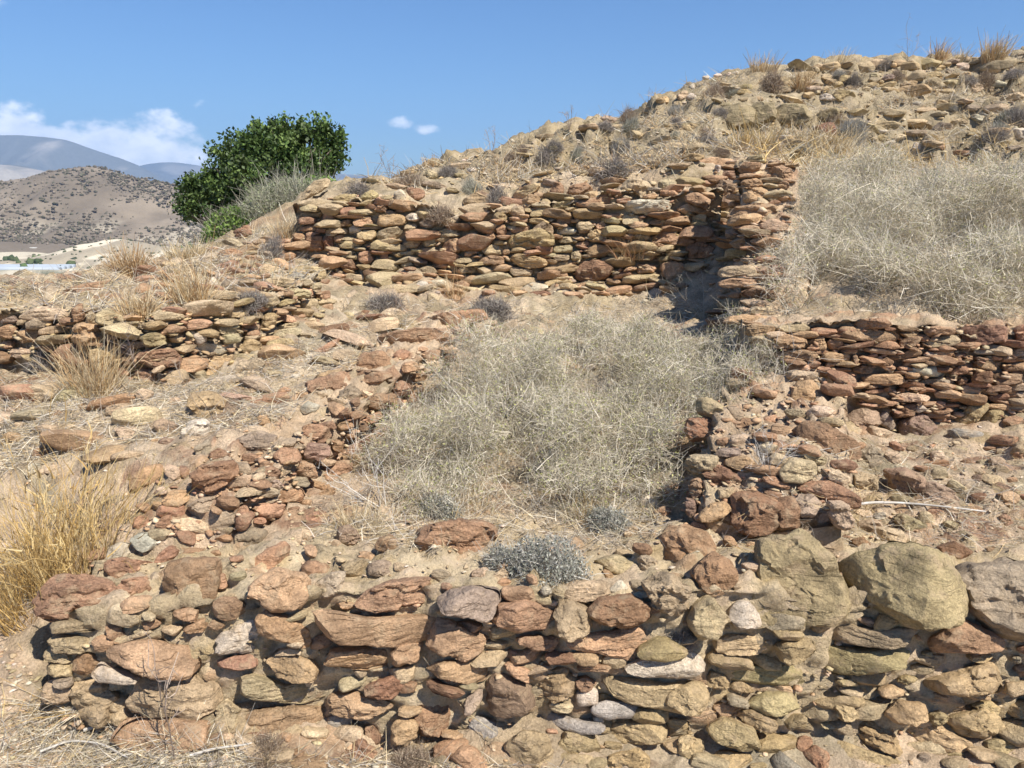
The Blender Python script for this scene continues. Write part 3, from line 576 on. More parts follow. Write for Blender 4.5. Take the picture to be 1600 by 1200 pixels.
place(W_TERR, 6, '''r705,200 760,175 900,190 1040,210 1020,245 900,245 760,235; o1015,260 1050,230 1130,225 1090,270 1030,275; o1125,200 1180,175 1270,185 1280,215 1140,215; t1135,235 1280,215 1310,240 1270,265 1145,275; R1290,200 1330,170 1500,165 1560,180 1540,240 1400,260 1310,240|thick dark red slab on the top course; R1560,175 1640,165 1660,230 1570,240;
p450,180 560,155 640,190 560,205 460,205; o400,250 500,215 590,240 580,280 450,275; o590,250 660,215 690,250 680,285 610,280; r690,240 740,225 760,265 740,290 695,270; o420,300 560,285 640,300 640,335 480,325; o640,310 700,295 800,310 780,345 650,340; o500,365 600,355 610,385 520,380; r605,375 640,358 715,370 710,390 620,390; r805,310 825,308 833,345 815,358;
r840,320 1000,310 1060,295 1120,260 1125,310 1010,335 900,330; r930,340 960,322 995,340 980,360 945,360; r800,370 850,355 905,375 880,395 820,393; r945,370 1000,360 1010,378 960,382; w1060,375 1100,362 1190,365 1238,395 1200,412 1130,405|long whitish pebble; k1100,425 1200,418 1275,432 1240,447 1130,445; o820,420 900,400 1040,395 1080,425 1020,445 860,440;
r1140,295 1270,285 1270,315 1150,320; r1275,290 1340,280 1345,300 1290,305; w1360,290 1400,280 1460,290 1450,305 1370,305; r1275,325 1310,318 1310,345 1280,345; r1320,320 1360,312 1360,335 1325,335; r1355,340 1440,330 1485,350 1470,380 1370,375; o1480,360 1600,340 1640,380 1500,385; r1245,380 1300,362 1345,370 1340,395 1260,405; R1350,400 1450,385 1455,440 1360,435;
r1460,395 1595,400 1590,450 1460,455; r1290,425 1335,410 1335,440 1295,450; o1175,480 1240,465 1315,490 1290,515 1190,505; o1310,450 1400,465 1390,490 1320,495; R1420,495 1520,488 1530,515 1440,520; r945,465 980,455 990,475 955,480; r1010,468 1040,458 1055,475 1020,485; r1115,465 1140,452 1152,480 1120,490; p980,500 1060,485 1165,500 1150,525 1020,525;
R970,560 1050,530 1100,545 1090,585 1000,595; w1090,555 1130,540 1155,560 1110,578; r1170,530 1220,520 1250,550 1200,565; k1520,290 1600,270 1620,310 1530,320; r1500,610 1560,590 1620,610 1600,640 1520,640; r1130,340 1200,335 1205,355 1140,355; r1030,345 1110,340 1100,365 1040,360; r1525,490 1570,480 1570,505 1530,505''')
place(W_RIGHT, 6, '''o510,510 560,430 630,415 665,480 660,540 590,560 520,540|squarish orange boulder at the upper end; R20,660 60,600 190,600 240,640 200,690 60,700; t80,520 140,510 220,560 215,610 100,590; r265,640 300,590 350,600 380,650 330,690 280,690; R690,800 780,795 835,815 800,855 720,835; k170,770 200,740 280,740 300,765 260,780; R110,850 180,815 240,840 295,890 270,920 180,910; o200,800 300,770 370,820 350,860 260,840;
R245,1040 260,960 370,945 450,990 500,1060 420,1120 320,1140 260,1090|dark red pitted boulder; R450,980 530,970 575,1050 560,1110 450,1110; o100,1050 150,1000 230,985 240,1040 190,1070 110,1080; t40,800 90,770 180,780 170,850 80,860 45,870; r370,880 440,870 530,920 520,935 440,910; t450,850 520,790 620,800 650,860 560,900 480,890; r50,900 100,880 120,960 70,990; m45,970 90,990 80,1060 50,1050;
t60,700 120,690 140,740 90,770; r170,700 230,690 240,720 190,735; r390,600 450,585 460,620 400,635; t480,560 560,560 600,600 520,600; m60,1080 130,1090 120,1130 70,1130; t180,930 260,920 250,960 190,970; k540,960 620,960 660,1000 640,1060 590,1080 560,1020''')
place(W_LEFT, 4, '''r870,890 930,820 1090,790 1110,850 1040,910 950,950 900,940|big smooth brown red boulder; m730,715 760,690 830,700 820,735 750,735; r600,880 680,820 750,815 750,870 700,940 610,950; o760,980 800,940 890,940 900,970 830,1010 770,1010; r630,1050 700,1060 710,1100 660,1130 620,1100; r715,1100 760,1060 810,1050 770,1120; k750,900 800,870 850,900 820,930; k850,1020 930,970 1050,950 1030,1000 920,1040;
r1270,770 1310,730 1380,740 1390,800 1290,805; r1210,840 1260,825 1300,850 1280,885 1230,880; k1235,905 1280,885 1310,910 1280,935; r1370,850 1400,800 1450,820 1480,860 1460,880 1380,870; m1390,740 1440,715 1520,720 1530,770 1470,790 1400,780; r1395,650 1430,630 1510,640 1530,690 1480,710 1420,690; o1480,840 1560,800 1620,800 1620,860 1530,880; k1330,880 1420,875 1440,920 1350,910; r1460,960 1550,910 1550,950 1480,975;
r1530,730 1560,700 1590,720 1570,770; r1465,630 1540,615 1560,650 1500,660; r1560,630 1620,610 1620,650 1570,655; R960,770 1010,740 1060,760 1050,790 980,790; r1400,1060 1470,1030 1480,1080 1430,1095; k1100,700 1180,660 1270,680 1260,780 1160,790 1110,760; k900,740 960,700 980,740 930,800; r960,1060 1010,1030 1060,1050 1010,1090; r1080,1030 1140,1000 1150,1050 1100,1070; r1170,1010 1260,990 1340,1010 1300,1060 1200,1060; r1260,940 1400,930 1420,980 1300,990''')
place(W_LEFT, 5, '''o170,240 200,205 350,180 500,185 530,240 500,280 370,270 280,285 190,280|long squared orange block; r370,150 480,110 600,95 690,90 700,140 600,160 520,180 400,165|red slab with holes at the far end; r80,360 100,300 200,290 250,340 240,380 120,390; r255,320 290,280 330,300 310,335; r540,240 600,205 660,190 640,230 560,260; r110,540 160,490 250,490 260,540 150,560; r220,470 280,430 330,440 330,490 260,500; r330,450 380,440 390,480 340,490; k0,480 60,440 100,480 80,520 0,520;
r0,580 40,550 50,600 0,610; r50,580 100,560 110,600 60,610; r110,600 190,570 200,610 130,630; r0,640 60,620 70,650 0,660; r0,390 90,375 240,390 270,430 150,450 0,430; p370,360 450,330 470,360 400,390; o280,350 350,340 380,380 300,390; r150,660 230,640 240,680 170,690; R60,690 140,680 150,720 70,730; r330,400 400,395 410,430 340,435''')
place(W_UPL, 4, '''r635,320 680,285 780,280 850,310 830,360 720,365 650,350; r625,400 650,370 720,380 725,440 640,445; t740,430 790,385 860,370 880,430 820,450 750,450; y640,240 700,200 760,220 770,260 690,275; w830,260 880,160 930,250 1040,270 1110,260 1060,300 1000,310 900,290; y1110,270 1150,235 1210,260 1200,300 1130,305; t1080,370 1110,340 1220,320 1230,350 1150,400 1090,400; t1250,230 1300,190 1400,180 1390,210 1280,245; t1260,200 1300,170 1390,150 1370,180 1290,205;
y1030,110 1100,90 1150,110 1140,135 1050,140; t1155,115 1215,110 1220,140 1165,140; y1200,170 1230,110 1290,130 1250,190 1210,190; t1290,20 1360,0 1450,10 1440,40 1330,45; r1480,20 1520,10 1530,50 1490,60; t1390,70 1470,50 1470,100 1400,115; o1490,80 1540,70 1540,110 1500,110; t1410,150 1460,135 1470,165 1415,170; r1120,170 1180,160 1190,185 1130,190; r1200,295 1250,285 1260,310 1210,320;
t440,130 500,90 590,140 570,165 510,170 450,160; R335,100 380,65 395,150 340,160|upright dark red block; o335,170 400,165 480,180 470,260 340,260; t410,110 440,110 450,170 400,160; r0,190 60,165 90,200 60,235 0,220; o75,210 140,185 200,190 180,240 100,255; o0,250 70,245 60,280 0,280; k0,150 80,125 90,160 10,165; p90,120 180,90 300,100 310,140 200,150 110,150; r500,270 590,265 600,300 530,310; r490,220 550,215 560,260 500,260; t560,160 650,155 660,185 600,190;
t690,120 760,110 870,125 860,145 720,150; y760,200 800,190 830,215 780,225; y960,310 1040,320 1100,300 1080,350 980,350; w890,220 930,200 960,240 920,270; t1000,180 1090,170 1100,200 1020,215; r560,310 610,320 620,370 570,360; r540,370 590,370 600,420 550,410; t1020,220 1110,210 1100,250 1040,260; t1190,60 1270,40 1300,70 1220,95; r1130,200 1190,195 1195,220 1140,225''')
place(W_UPL, 7, '''y1330,800 1420,785 1510,800 1520,840 1420,850 1340,830|broad olive capstone by the back wall; t1185,850 1300,835 1370,850 1370,885 1220,870; t1195,800 1230,775 1300,790 1310,820 1200,830; o1285,905 1360,895 1360,925 1290,925; o1365,900 1440,890 1450,930 1370,935; t1415,870 1490,865 1495,895 1420,895; r1460,915 1525,900 1530,945 1475,945; y1180,970 1260,945 1290,960 1200,990; y1270,960 1330,940 1380,950 1300,975; t1390,950 1470,940 1460,990 1400,1000''')
place(W_STUB, 7, '''r1000,730 1050,700 1110,710 1130,740 1030,755; r985,790 1070,760 1140,770 1120,800 1000,815; t990,830 1040,820 1060,860 1010,880; r700,790 760,800 790,800 780,830 710,830; r705,880 750,860 800,880 790,910 720,905; k700,770 740,755 790,760 780,790 720,790; R740,915 780,905 800,930 750,935; o1130,740 1180,735 1180,770 1140,775; w960,870 990,830 1010,870 990,900; r1000,815 1060,812 1050,835 1010,835; t900,760 960,770 980,790 920,800; r720,845 770,835 790,850 730,862; o1150,800 1200,790 1200,830 1160,830''')
place(W_BACK, 8, '''t105,365 150,352 210,370 215,388 110,385; t100,400 130,388 215,392 220,410 120,412; r220,400 270,390 280,430 230,435; r290,380 330,368 380,370 375,400 300,405; r105,420 160,412 200,425 190,445 110,445; r110,455 200,450 220,470 120,478; r80,490 130,482 140,520 90,520; R140,510 220,500 225,560 150,570; R225,500 265,490 270,555 225,558; r270,500 315,490 325,525 280,530; t225,470 300,460 340,470 335,490 240,488; w340,465 365,450 405,470 390,485 345,490;
r310,430 355,425 355,450 315,455; o365,420 420,400 460,425 450,455 370,450; o460,415 540,398 605,410 600,445 500,458 465,445; r455,365 500,355 545,370 510,390 460,385; t470,480 540,460 600,460 590,480 550,515 475,515; y365,505 420,470 470,480 460,515 390,525; w605,405 640,393 680,410 660,430 615,428|white oblong pebble near the top; t590,450 660,440 660,470 600,475; k670,430 730,420 770,430 720,460 680,455; t735,480 790,467 860,485 850,503 760,505; w820,415 850,398 860,425 835,435; r865,450 895,445 900,478 870,478;
r770,560 800,520 860,515 870,560 840,585 780,580; t580,540 640,510 680,530 660,550 600,555; t680,530 740,500 765,540 700,550; t655,565 740,552 760,575 700,590 665,585; t560,575 650,570 640,588 565,588; y290,550 330,525 405,530 400,555 310,560; r385,580 450,565 460,620 390,630; r485,590 520,580 530,620 490,630; R405,660 450,645 500,660 490,690 420,690; t305,580 360,568 365,595 310,598; r300,620 350,600 385,660 320,670; t580,625 620,612 640,640 590,645; t630,660 700,640 750,650 740,680 640,685;
w635,725 670,705 710,715 700,740 640,740; w715,705 790,700 790,735 720,740; t830,655 900,640 950,650 930,670 840,675; t820,610 900,600 920,620 830,630; o940,600 1000,590 1060,600 1060,630 950,630; t960,560 1010,530 1060,560 1050,590 980,585; r980,490 1010,480 1020,515 985,520; r1020,455 1065,445 1068,495 1030,498; r1090,460 1180,450 1180,480 1100,492; y1060,510 1120,490 1220,465 1275,490 1275,545 1150,558 1080,555|large olive block; t1190,470 1240,435 1290,460 1280,500 1210,510;
y1075,600 1130,583 1270,610 1265,640 1180,650 1090,630; t1065,650 1100,640 1200,655 1200,680 1110,685; w1135,740 1190,712 1280,730 1220,755 1150,760; o1050,570 1080,560 1090,582 1060,588; o1220,580 1260,575 1275,600 1230,605; w1305,470 1350,450 1395,475 1380,490 1310,490; t1310,510 1380,500 1380,530 1320,532; t1280,550 1370,540 1380,575 1290,578; t1280,590 1365,580 1365,610 1290,612; o1300,415 1380,410 1375,440 1310,445; y1275,350 1370,335 1375,370 1290,375;
r1385,340 1470,325 1530,300 1595,310 1560,350 1470,360 1390,370|slanted red slab on the top course; r1350,300 1370,265 1440,255 1480,280 1420,320 1370,320; r1260,300 1290,250 1340,260 1330,310 1280,320; r1470,240 1560,232 1640,240 1600,260 1490,270; o1140,340 1180,305 1230,320 1215,350 1160,365; y1100,310 1160,270 1220,255 1225,280 1140,330 1105,335; w1050,340 1080,327 1100,345 1065,355; y1165,400 1220,370 1270,360 1275,390 1210,410; y1010,400 1060,380 1070,430 1020,430; t1080,380 1140,360 1160,400 1100,410;
o1380,410 1430,400 1430,425 1390,425; t1390,440 1470,435 1465,470 1400,480; y1445,490 1490,465 1540,490 1530,520 1460,525; o1475,450 1520,430 1540,460 1490,475; r1380,535 1450,522 1460,545 1390,552; o1425,580 1480,540 1560,545 1570,580 1500,600; R1395,690 1410,620 1540,612 1565,670 1500,710 1430,725; t1370,580 1410,565 1415,610 1375,612; o1340,640 1390,615 1395,640 1350,650;
y865,340 930,300 1000,330 980,365 890,370; y250,330 310,310 390,310 380,340 290,345; y395,315 450,285 480,310 460,335 400,340; t480,315 545,310 540,335 490,335; w550,300 580,280 605,310 590,350 555,340; r595,310 620,270 690,285 690,310 630,350 600,345; r555,370 600,365 610,385 560,395''')
place(W_BACK, 9, '''t330,690 370,680 450,690 470,740 420,770 340,770; w325,790 420,780 580,780 560,820 440,840 330,840; o580,820 640,795 720,810 690,835 610,835; t630,870 700,840 725,850 720,880 640,882; o460,950 540,910 600,950 580,980 470,975; r630,985 700,975 750,1000 730,1040 640,1045; o660,950 770,940 780,970 670,975; r620,760 680,745 740,780 730,820 640,790; t390,1035 430,1022 475,1040 460,1055 400,1055; r310,1120 370,1100 375,1130 320,1135; o510,1080 580,1060 640,1090 630,1150 530,1150; t490,1040 560,1035 560,1055 500,1060; o390,1080 480,1075 490,1110 400,1120; t330,850 440,850 440,885 340,890; o450,880 540,860 570,880 470,900; t490,690 560,680 600,710 520,730; o500,740 570,735 600,760 520,775''')
place(W_PIER, 9, '''w760,640 765,612 790,618 785,655; r780,650 880,640 885,670 830,690 785,675; r870,640 900,600 970,610 980,640 900,660; o1000,640 1050,615 1110,630 1140,690 1080,700 1030,670; t900,580 980,570 1000,600 930,610; r880,690 950,680 1000,700 960,730 890,720; o890,740 960,720 1020,740 1000,790 900,790; o815,850 850,815 960,795 1040,800 1055,840 960,860 830,870|long flat orange slab high on the pier; t950,900 1040,865 1110,890 1080,920 980,925; r1040,700 1090,690 1110,720 1050,735; o1110,640 1180,650 1210,690 1140,690;
t770,1110 830,1085 960,1080 980,1120 850,1130 780,1135; o770,1160 840,1140 1000,1150 1010,1180 800,1185; t800,1010 880,1000 960,1020 900,1050 810,1045; k810,920 870,910 880,950 820,955; o820,965 900,955 960,985 860,1000; m780,690 850,690 870,740 800,770 770,740; m770,770 820,770 850,800 790,820''')
place(W_PIER, 6, '''p330,100 350,85 450,95 455,118 340,122; o180,140 300,120 440,130 450,160 300,165 200,160; o150,190 270,170 290,200 170,215; o275,190 340,165 440,180 430,215 330,225; R280,25 350,0 460,20 440,60 330,45; t170,70 260,40 330,60 320,100 200,110; o170,10 260,-10 270,20 190,35''')
place(W_HILL, 10, '''y940,345 1050,333 1120,355 1080,385 950,400; k1095,270 1150,250 1215,255 1190,275 1110,280; t1130,245 1200,235 1285,240 1260,262 1150,262; t490,370 560,345 600,375 540,395; k610,390 650,360 710,370 680,400; t460,430 520,412 595,418 580,450 490,445; y390,470 450,440 540,460 550,510 450,510; t1185,435 1270,395 1350,430 1290,460; y600,470 680,420 800,380 805,410 700,450; y770,470 850,420 990,410 1040,450 900,490 800,490;
t800,330 860,320 880,345 820,355; t900,325 980,318 1000,335 920,340; t250,410 330,395 360,410 280,425; t330,420 420,415 420,435 340,438; k700,360 790,345 800,370 720,385; k1110,310 1160,300 1170,350 1120,345; y1200,340 1270,330 1275,365 1210,370; t560,460 600,455 600,500 570,500; t60,440 150,428 160,448 80,460; t620,345 690,338 700,355 630,362; t740,320 800,312 810,328 750,338''')
place(ground, 9, '''w590,385 610,360 630,375 610,390; w625,300 650,278 680,295 660,320; t580,290 630,262 640,290 600,315; w640,250 665,235 668,265 650,270; t745,295 765,278 785,300 760,315; t785,295 815,275 840,290 820,310; k220,400 260,385 315,400 300,430 240,430; w90,500 160,495 160,515 95,515; y405,580 440,562 490,570 480,595 420,598; y490,545 540,535 590,550 540,585 500,570; y410,640 440,622 475,635 440,652; y380,610 420,595 440,610 400,625;
y595,590 650,560 720,575 700,590 650,600; t0,620 60,600 130,620 60,650; y130,625 180,615 180,640 140,645; t100,650 180,645 170,665 110,668; w750,200 780,190 800,200 770,210; w800,195 830,185 850,200 820,210; w835,190 860,178 880,195 850,205; y590,450 640,425 700,430 690,460 620,470; w700,205 730,200 740,215 705,220; y480,310 540,295 560,320 500,335; t130,420 180,410 210,430 150,440; y1050,490 1120,470 1130,510 1070,530; y870,490 920,470 930,510 880,520; t560,330 600,320 620,350 580,360; t420,350 470,345 500,375 440,380; y850,250 930,240 940,265 860,270; y690,290 740,280 740,300 700,305''')
for k_, p_, l_ in parse(9, '''k750,400 800,350 870,335 930,360 925,430 850,455 780,450|dark overhanging outcrop crust; y925,380 960,330 1040,335 1050,400 990,430 940,420; y1040,370 1100,340 1200,345 1230,400 1150,440 1070,430; y1220,390 1270,350 1335,360 1320,410 1260,430; y570,450 620,420 710,425 700,462 610,470; k880,470 960,455 980,500 900,510'''):
    o_ = poly_stone(p_, k_, ground, srng, proud=.10)
    o_.color = (.27, .215, .125, 1)
    if l_: o_['label'] = l_
place(ground, 10, '''w290,490 370,460 460,520 400,510 320,505; t1250,480 1300,470 1410,490 1400,505 1280,495; k1280,510 1330,497 1390,515 1340,540 1290,530; k1225,555 1260,535 1335,545 1320,580 1230,575; t1435,530 1500,525 1500,555 1440,560; t1120,650 1200,620 1280,650 1240,680 1150,670; w670,695 750,695 760,715 690,715; y640,740 700,715 760,735 720,765; t760,740 840,715 880,735 800,760; w640,800 760,760 800,770 730,800 660,825; w890,530 920,512 965,520 950,542; t985,600 1060,580 1130,580 1120,600 1000,612; o1040,800 1060,780 1110,790 1100,820; k1530,220 1600,205 1640,235 1540,235; k1580,180 1610,170 1640,200 1590,210; t1040,540 1050,505 1130,510 1120,560; y730,600 790,590 800,612 740,615; t940,850 1010,840 1030,870 960,880; r1130,840 1180,820 1290,825 1270,850 1160,860; t1470,310 1540,300 1560,330 1480,335; t1380,430 1410,420 1420,450 1390,455''')
place(ground, 6, '''k830,760 900,730 950,780 930,840 850,820; p690,850 740,840 800,890 770,920 700,880; t800,860 870,840 960,900 930,960 830,930; p680,990 770,990 805,1090 780,1125 720,1100; t980,1040 1050,1045 1180,1110 1150,1160 1030,1110; r1480,1060 1520,1040 1560,1090 1510,1110; R1310,800 1350,790 1360,830 1310,830; o1465,950 1540,935 1590,960 1540,1010 1480,990; p1160,760 1220,750 1240,800 1170,800; t1050,735 1110,725 1110,755 1060,755; m1360,870 1400,860 1420,910 1370,905; r1500,880 1560,870 1570,900 1510,905; p950,760 1010,760 1030,810 970,830; t1380,800 1440,790 1450,820 1390,825; r1550,760 1600,745 1600,790 1560,795; t1600,710 1560,720 1540,760 1590,790 1640,770 1640,720; t830,1090 900,1070 960,1100 900,1150 840,1140; r600,1120 640,1100 660,1130 620,1150; p1210,1010 1280,1000 1300,1040 1230,1050''')
place(ground, 4, '''p40,290 110,275 190,290 170,320 60,320; k80,450 130,440 130,470 90,475; o355,550 385,530 405,560 370,575; o240,575 270,560 290,585 250,595; p180,690 210,655 260,660 250,690; y880,500 960,480 1060,520 1050,600 940,600; w900,450 1000,410 1090,400 1110,430 1000,460 920,470; p620,480 660,460 710,480 690,520 640,520; o1190,590 1240,585 1250,625 1200,630; o1370,510 1400,475 1430,480 1420,520 1380,530; w1390,560 1420,520 1480,540 1460,570 1410,580; p1430,500 1460,475 1530,490 1500,510; r1410,460 1440,420 1540,390 1620,385 1620,480 1540,500 1460,475; p540,640 640,650 630,710 560,715; r130,780 170,735 230,750 220,790 150,800; o0,700 40,660 120,680 130,720 30,740''')
place(ground, 5, '''t870,180 930,180 970,220 920,230; t1010,240 1060,215 1120,230 1130,280 1080,300 1020,280; w1140,370 1170,345 1190,370 1160,390; o980,350 1040,335 1130,360 1140,390 1060,400 1000,385; t1130,150 1200,125 1210,160 1150,175; t1100,120 1150,110 1160,140 1110,140; w1380,980 1420,950 1480,990 1450,1040 1390,1020; r1450,1040 1500,1010 1540,1020 1500,1070; m1560,840 1600,820 1640,850 1600,890; R1500,930 1560,900 1600,940 1540,980; t1310,1110 1370,1100 1390,1150 1330,1160; m0,1110 50,1100 110,1150 60,1190 0,1180; r180,1160 240,1140 300,1180 270,1220 200,1210; R850,20 960,10 990,35 900,50''')
def loose(reg, text, group):
    for k, p, lab in parse(reg, text):
        o = poly_stone(p, k, None, srng, name='loose_stone', proud=.012)
        if o is not None: tag(o, lab.strip(), 'stone', group)
LG = 'loose stones among the ruins'
loose(1, '''w510,165 560,140 640,150 670,180 620,215 510,215|small cream stone with brown front lying on the front wall's left end; b615,120 660,95 725,105 735,155 680,175 640,150|blue grey cobble beside a cream stone on the front wall's left end''', LG)
loose(2, '''r340,140 390,70 500,45 640,60 760,80 750,160 690,230 510,245 410,240 350,200|large flat red block with a grey stripe on top of the front wall''', LG)
loose(3, '''r-90,130 -60,90 40,75 130,110 165,170 150,230 60,300 -40,290 -90,220|rounded red boulder on the front wall left of the pale olive block''', LG)
loose(4, '''m705,630 760,610 840,650 830,690 740,680|dark brown stone behind the bright cream stone at left; w835,720 860,640 930,610 970,640 960,690 890,745|bright cream white stone standing on the left cross wall''', LG)
loose(6, '''r810,180 830,145 950,140 1005,165 960,185 840,190|dark red slab lying loose on top of the right terrace wall; m770,600 850,565 920,590 920,640 850,680 790,650|rounded brown boulder at the left foot of the right terrace wall; k925,590 955,570 1000,630 985,660 935,630|narrow grey stone wedged against a brown boulder below the terrace wall; p865,670 890,640 995,670 980,700 890,695|flat pinkish cream stone below two brown boulders at right; m1015,620 1130,580 1195,620 1200,670 1100,690 1020,690|squat brown boulder in shade below the right terrace wall; y1255,610 1380,530 1425,512 1440,545 1380,620 1310,648|pale yellow slab leaning diagonally against the right terrace wall; y1390,610 1450,555 1510,560 1515,590 1420,635|speckled tan stone just behind the leaning yellow slab; b1245,665 1290,655 1400,670 1415,695 1360,710 1270,695|smooth grey oval cobble below the leaning yellow slab; r1435,700 1470,680 1580,690 1560,730 1460,720|flat red stone right of the grey oval cobble;
r495,625 620,610 720,660 820,720 840,790 780,800 650,750 560,700 510,660|long tilted orange red slab in the rubble right of the bush; g575,765 620,760 700,800 660,820 600,795|small pale green grey stone under the long tilted red slab; r535,925 580,895 720,905 820,960 860,1010 800,1030 690,990 600,960|smooth red slab lying flat below the tilted slab at right; m950,850 1040,835 1140,880 1110,940 1060,980 1000,950|dark brown boulder at right, left one of a touching pair; m1080,920 1180,900 1300,960 1330,1030 1280,1055 1160,1000 1090,970|dark brown boulder at right, larger one of a touching pair; b900,1050 950,1040 970,1070 920,1090|small blue grey pebble beside the fallen dry stalk''', LG)
loose(7, '''b1335,835 1370,818 1415,830 1410,850 1350,850|blue grey oval pebble on the wall corner at middle left; t1370,480 1450,400 1525,380 1530,410 1470,450 1390,490|slab tilted steeply against the sky right of the carob tree; R1080,630 1150,600 1170,650 1100,670|dark angular rock below the green shrub and tree; o270,910 400,870 560,850 580,890 440,910 380,930 260,935|long orange slab on the slope edge below the left grass tuft''', LG)
loose(8, '''t675,240 700,205 755,210 750,250 690,255|squarish tan boulder on the skyline above the back wall; w1080,50 1095,48 1118,75 1100,80|thin white stone standing upright on the skyline''', LG)
loose(9, '''R1185,500 1220,440 1300,420 1325,450 1290,520 1200,530|dark red block lying alone on the upper right slope''', LG)
loose(10, '''w1165,290 1200,275 1255,280 1250,320 1190,335|angular white rock near the crest at upper right; w1370,390 1430,380 1535,415 1530,435 1420,420|long whitish slab above the dark slabs at right edge; k1410,490 1500,440 1600,425 1610,440 1480,480|dark grey slab lying on the long pale slab at right edge; t1440,500 1520,470 1610,450 1610,490 1520,518 1450,518|long pale slab under the dark slab at right edge; w1245,610 1300,598 1400,620 1350,665 1290,640|flat white angular stone on the upper right slope; k1020,690 1070,655 1140,665 1160,700 1100,735 1040,720|smooth grey dome shaped boulder on the upper right slope; t655,660 700,645 790,640 840,660 820,690 680,690|long rounded tan log shaped stone on the upper right slope; w1515,720 1530,690 1590,685 1640,700 1600,760 1530,745|round whitish boulder at the right edge above the pale bush; w900,810 920,770 960,785 950,830|small white stone just above the pale bush at right''', LG)

# ---- shared stone shapes for the small pieces between
LIB = []
def build_lib(nt, npf, count):
    for i in range(count):
        r = np.random.default_rng(500 + i); th = np.linspace(0, 2 * np.pi, nt, endpoint=False)
        k = int(r.integers(5, 8)); ang = np.sort(r.uniform(0, 2 * np.pi, k)) + 0
        Q = np.array([(-1, -.75), (-.3, -1), (.45, -.95), (1, -.7), (1.05, .5), (.6, .95), (-.2, 1), (-.95, .75)]) + r.normal(0, .13, (8, 2))
        Q = Q[np.sort(r.choice(8, int(r.integers(5, 9)), replace=False))]; Q = Q - Q.mean(0)
        rad = poly_radius(Q, nt, r); rad = rad / rad.mean()
        P = shape_stone(rad, None, .85, 1.0, nt, npf, r, rough=1.0, facets=int(r.integers(7, 12)), strata=r.uniform(.2, 1.0), e=r.uniform(.09, .2))
        me = make_mesh('stone_shape', P, stone_faces(nt, npf)); me.set_sharp_from_angle(angle=R(30)); me.materials.append(M_STONE); LIB.append(me)
build_lib(30, 16, 40)
frng = np.random.default_rng(23)
def filler(parent, region, sizes, keys, weights, tries, maxn, flat=.45, gap=.22, sink=.2, roll=.12):
    """small stones set into the free places of a wall or slope, as far as they can be told apart"""
    region = np.array(region, float); lo, hi = region.min(0), region.max(0); n = 0
    def inside(u, v):
        c = False
        for i in range(len(region)):
            a, b = region[i], region[(i + 1) % len(region)]
            if (a[1] > v) != (b[1] > v) and u < (b[0] - a[0]) * (v - a[1]) / (b[1] - a[1]) + a[0]: c = not c
        return c
    for t in range(tries):
        if n >= maxn: break
        u = frng.uniform(lo[0], hi[0]); v = frng.uniform(lo[1], hi[1])
        if not inside(u, v): continue
        q = 1 - .6 * t / tries
        w = frng.uniform(sizes[0], sizes[1]) * q; hh = max(w * frng.uniform(flat * .7, flat * 1.5), 6)
        a = np.linspace(0, 6.283, 9)[:-1]; E = np.stack([u + np.cos(a) * w * .5, v + np.sin(a) * hh * .5], -1)
        if occ_poly(E, False) > gap: continue
        h, nn = cast(u, v)
        if h is None: continue
        occ_poly(E)
        d = ray(u, v); dist = (h - EYE)[1] / d[1]; s = dist / FPX
        yaw = math.atan2(nn[0], -nn[1]) if nn[2] < .6 else frng.uniform(-.5, .5)
        o = link('stone', LIB[int(frng.integers(len(LIB)))], None, parent)
        sx = w * s * .56; sz = hh * s * .56; sy = max(sx * .75, sz)
        o.rotation_euler = (-.25 if nn[2] > .6 else -.1, frng.normal(0, roll), yaw + frng.normal(0, .15))
        hit = h + nn * (sy * (.25 - sink))
        o.location = hit - np.array(parent.location); o.scale = (sx, sy, sz)
        o.color = (*stone_colour(keys[int(frng.choice(len(keys), p=np.array(weights) / sum(weights)))], frng), 1)
        n += 1; COUNT[parent.name] = COUNT.get(parent.name, 0) + 1
filler(W_BACK, [(462, 318), (560, 300), (700, 340), (830, 300), (960, 285), (1105, 285), (1100, 400), (1065, 460), (800, 462), (640, 455), (530, 440), (500, 400), (465, 385)], (22, 62), 'toryk', (4, 3, 2.6, 2.5, .7), 7000, 185, flat=.27, roll=.07)
filler(W_UPL, [(0, 505), (110, 482), (250, 485), (350, 478), (430, 450), (510, 425), (520, 480), (430, 545), (290, 600), (210, 595), (180, 560), (0, 560)], (26, 70), 'tyorp', (4, 3, 2, 2, 1), 3000, 55, flat=.34, roll=.08)
filler(W_TERR, [(1205, 520), (1310, 515), (1600, 510), (1600, 640), (1450, 660), (1330, 625), (1240, 590)], (18, 56), 'rorpR', (3, 3, 1, 2, 1), 2500, 80, flat=.27, roll=.06)
filler(W_PIER, [(1115, 250), (1250, 260), (1210, 330), (1200, 500), (1120, 520), (1135, 400)], (24, 64), 'ortpm', (3, 2, 2, 1, .6), 2500, 45, flat=.25, roll=.06)
filler(W_LEFT, [(215, 830), (250, 740), (330, 720), (440, 690), (520, 620), (640, 560), (740, 480), (770, 500), (680, 580), (600, 660), (540, 740), (460, 800), (330, 850)], (16, 46), 'rropp', (3, 2, 2, 1.5, 1.5), 3000, 55, flat=.45, sink=.3)
filler(W_RIGHT, [(1085, 630), (1200, 640), (1260, 600), (1330, 700), (1270, 790), (1330, 840), (1080, 820), (1065, 720)], (16, 46), 'rotpp', (3, 2, 2, 2, 1), 2500, 18, flat=.45, sink=.3)
filler(W_FRONT, [(70, 1000), (170, 960), (330, 950), (700, 940), (1030, 980), (930, 1200), (420, 1200), (120, 1110)], (18, 60), 'torp', (3, 3, 2, 1), 4000, 46, flat=.36, gap=.22)
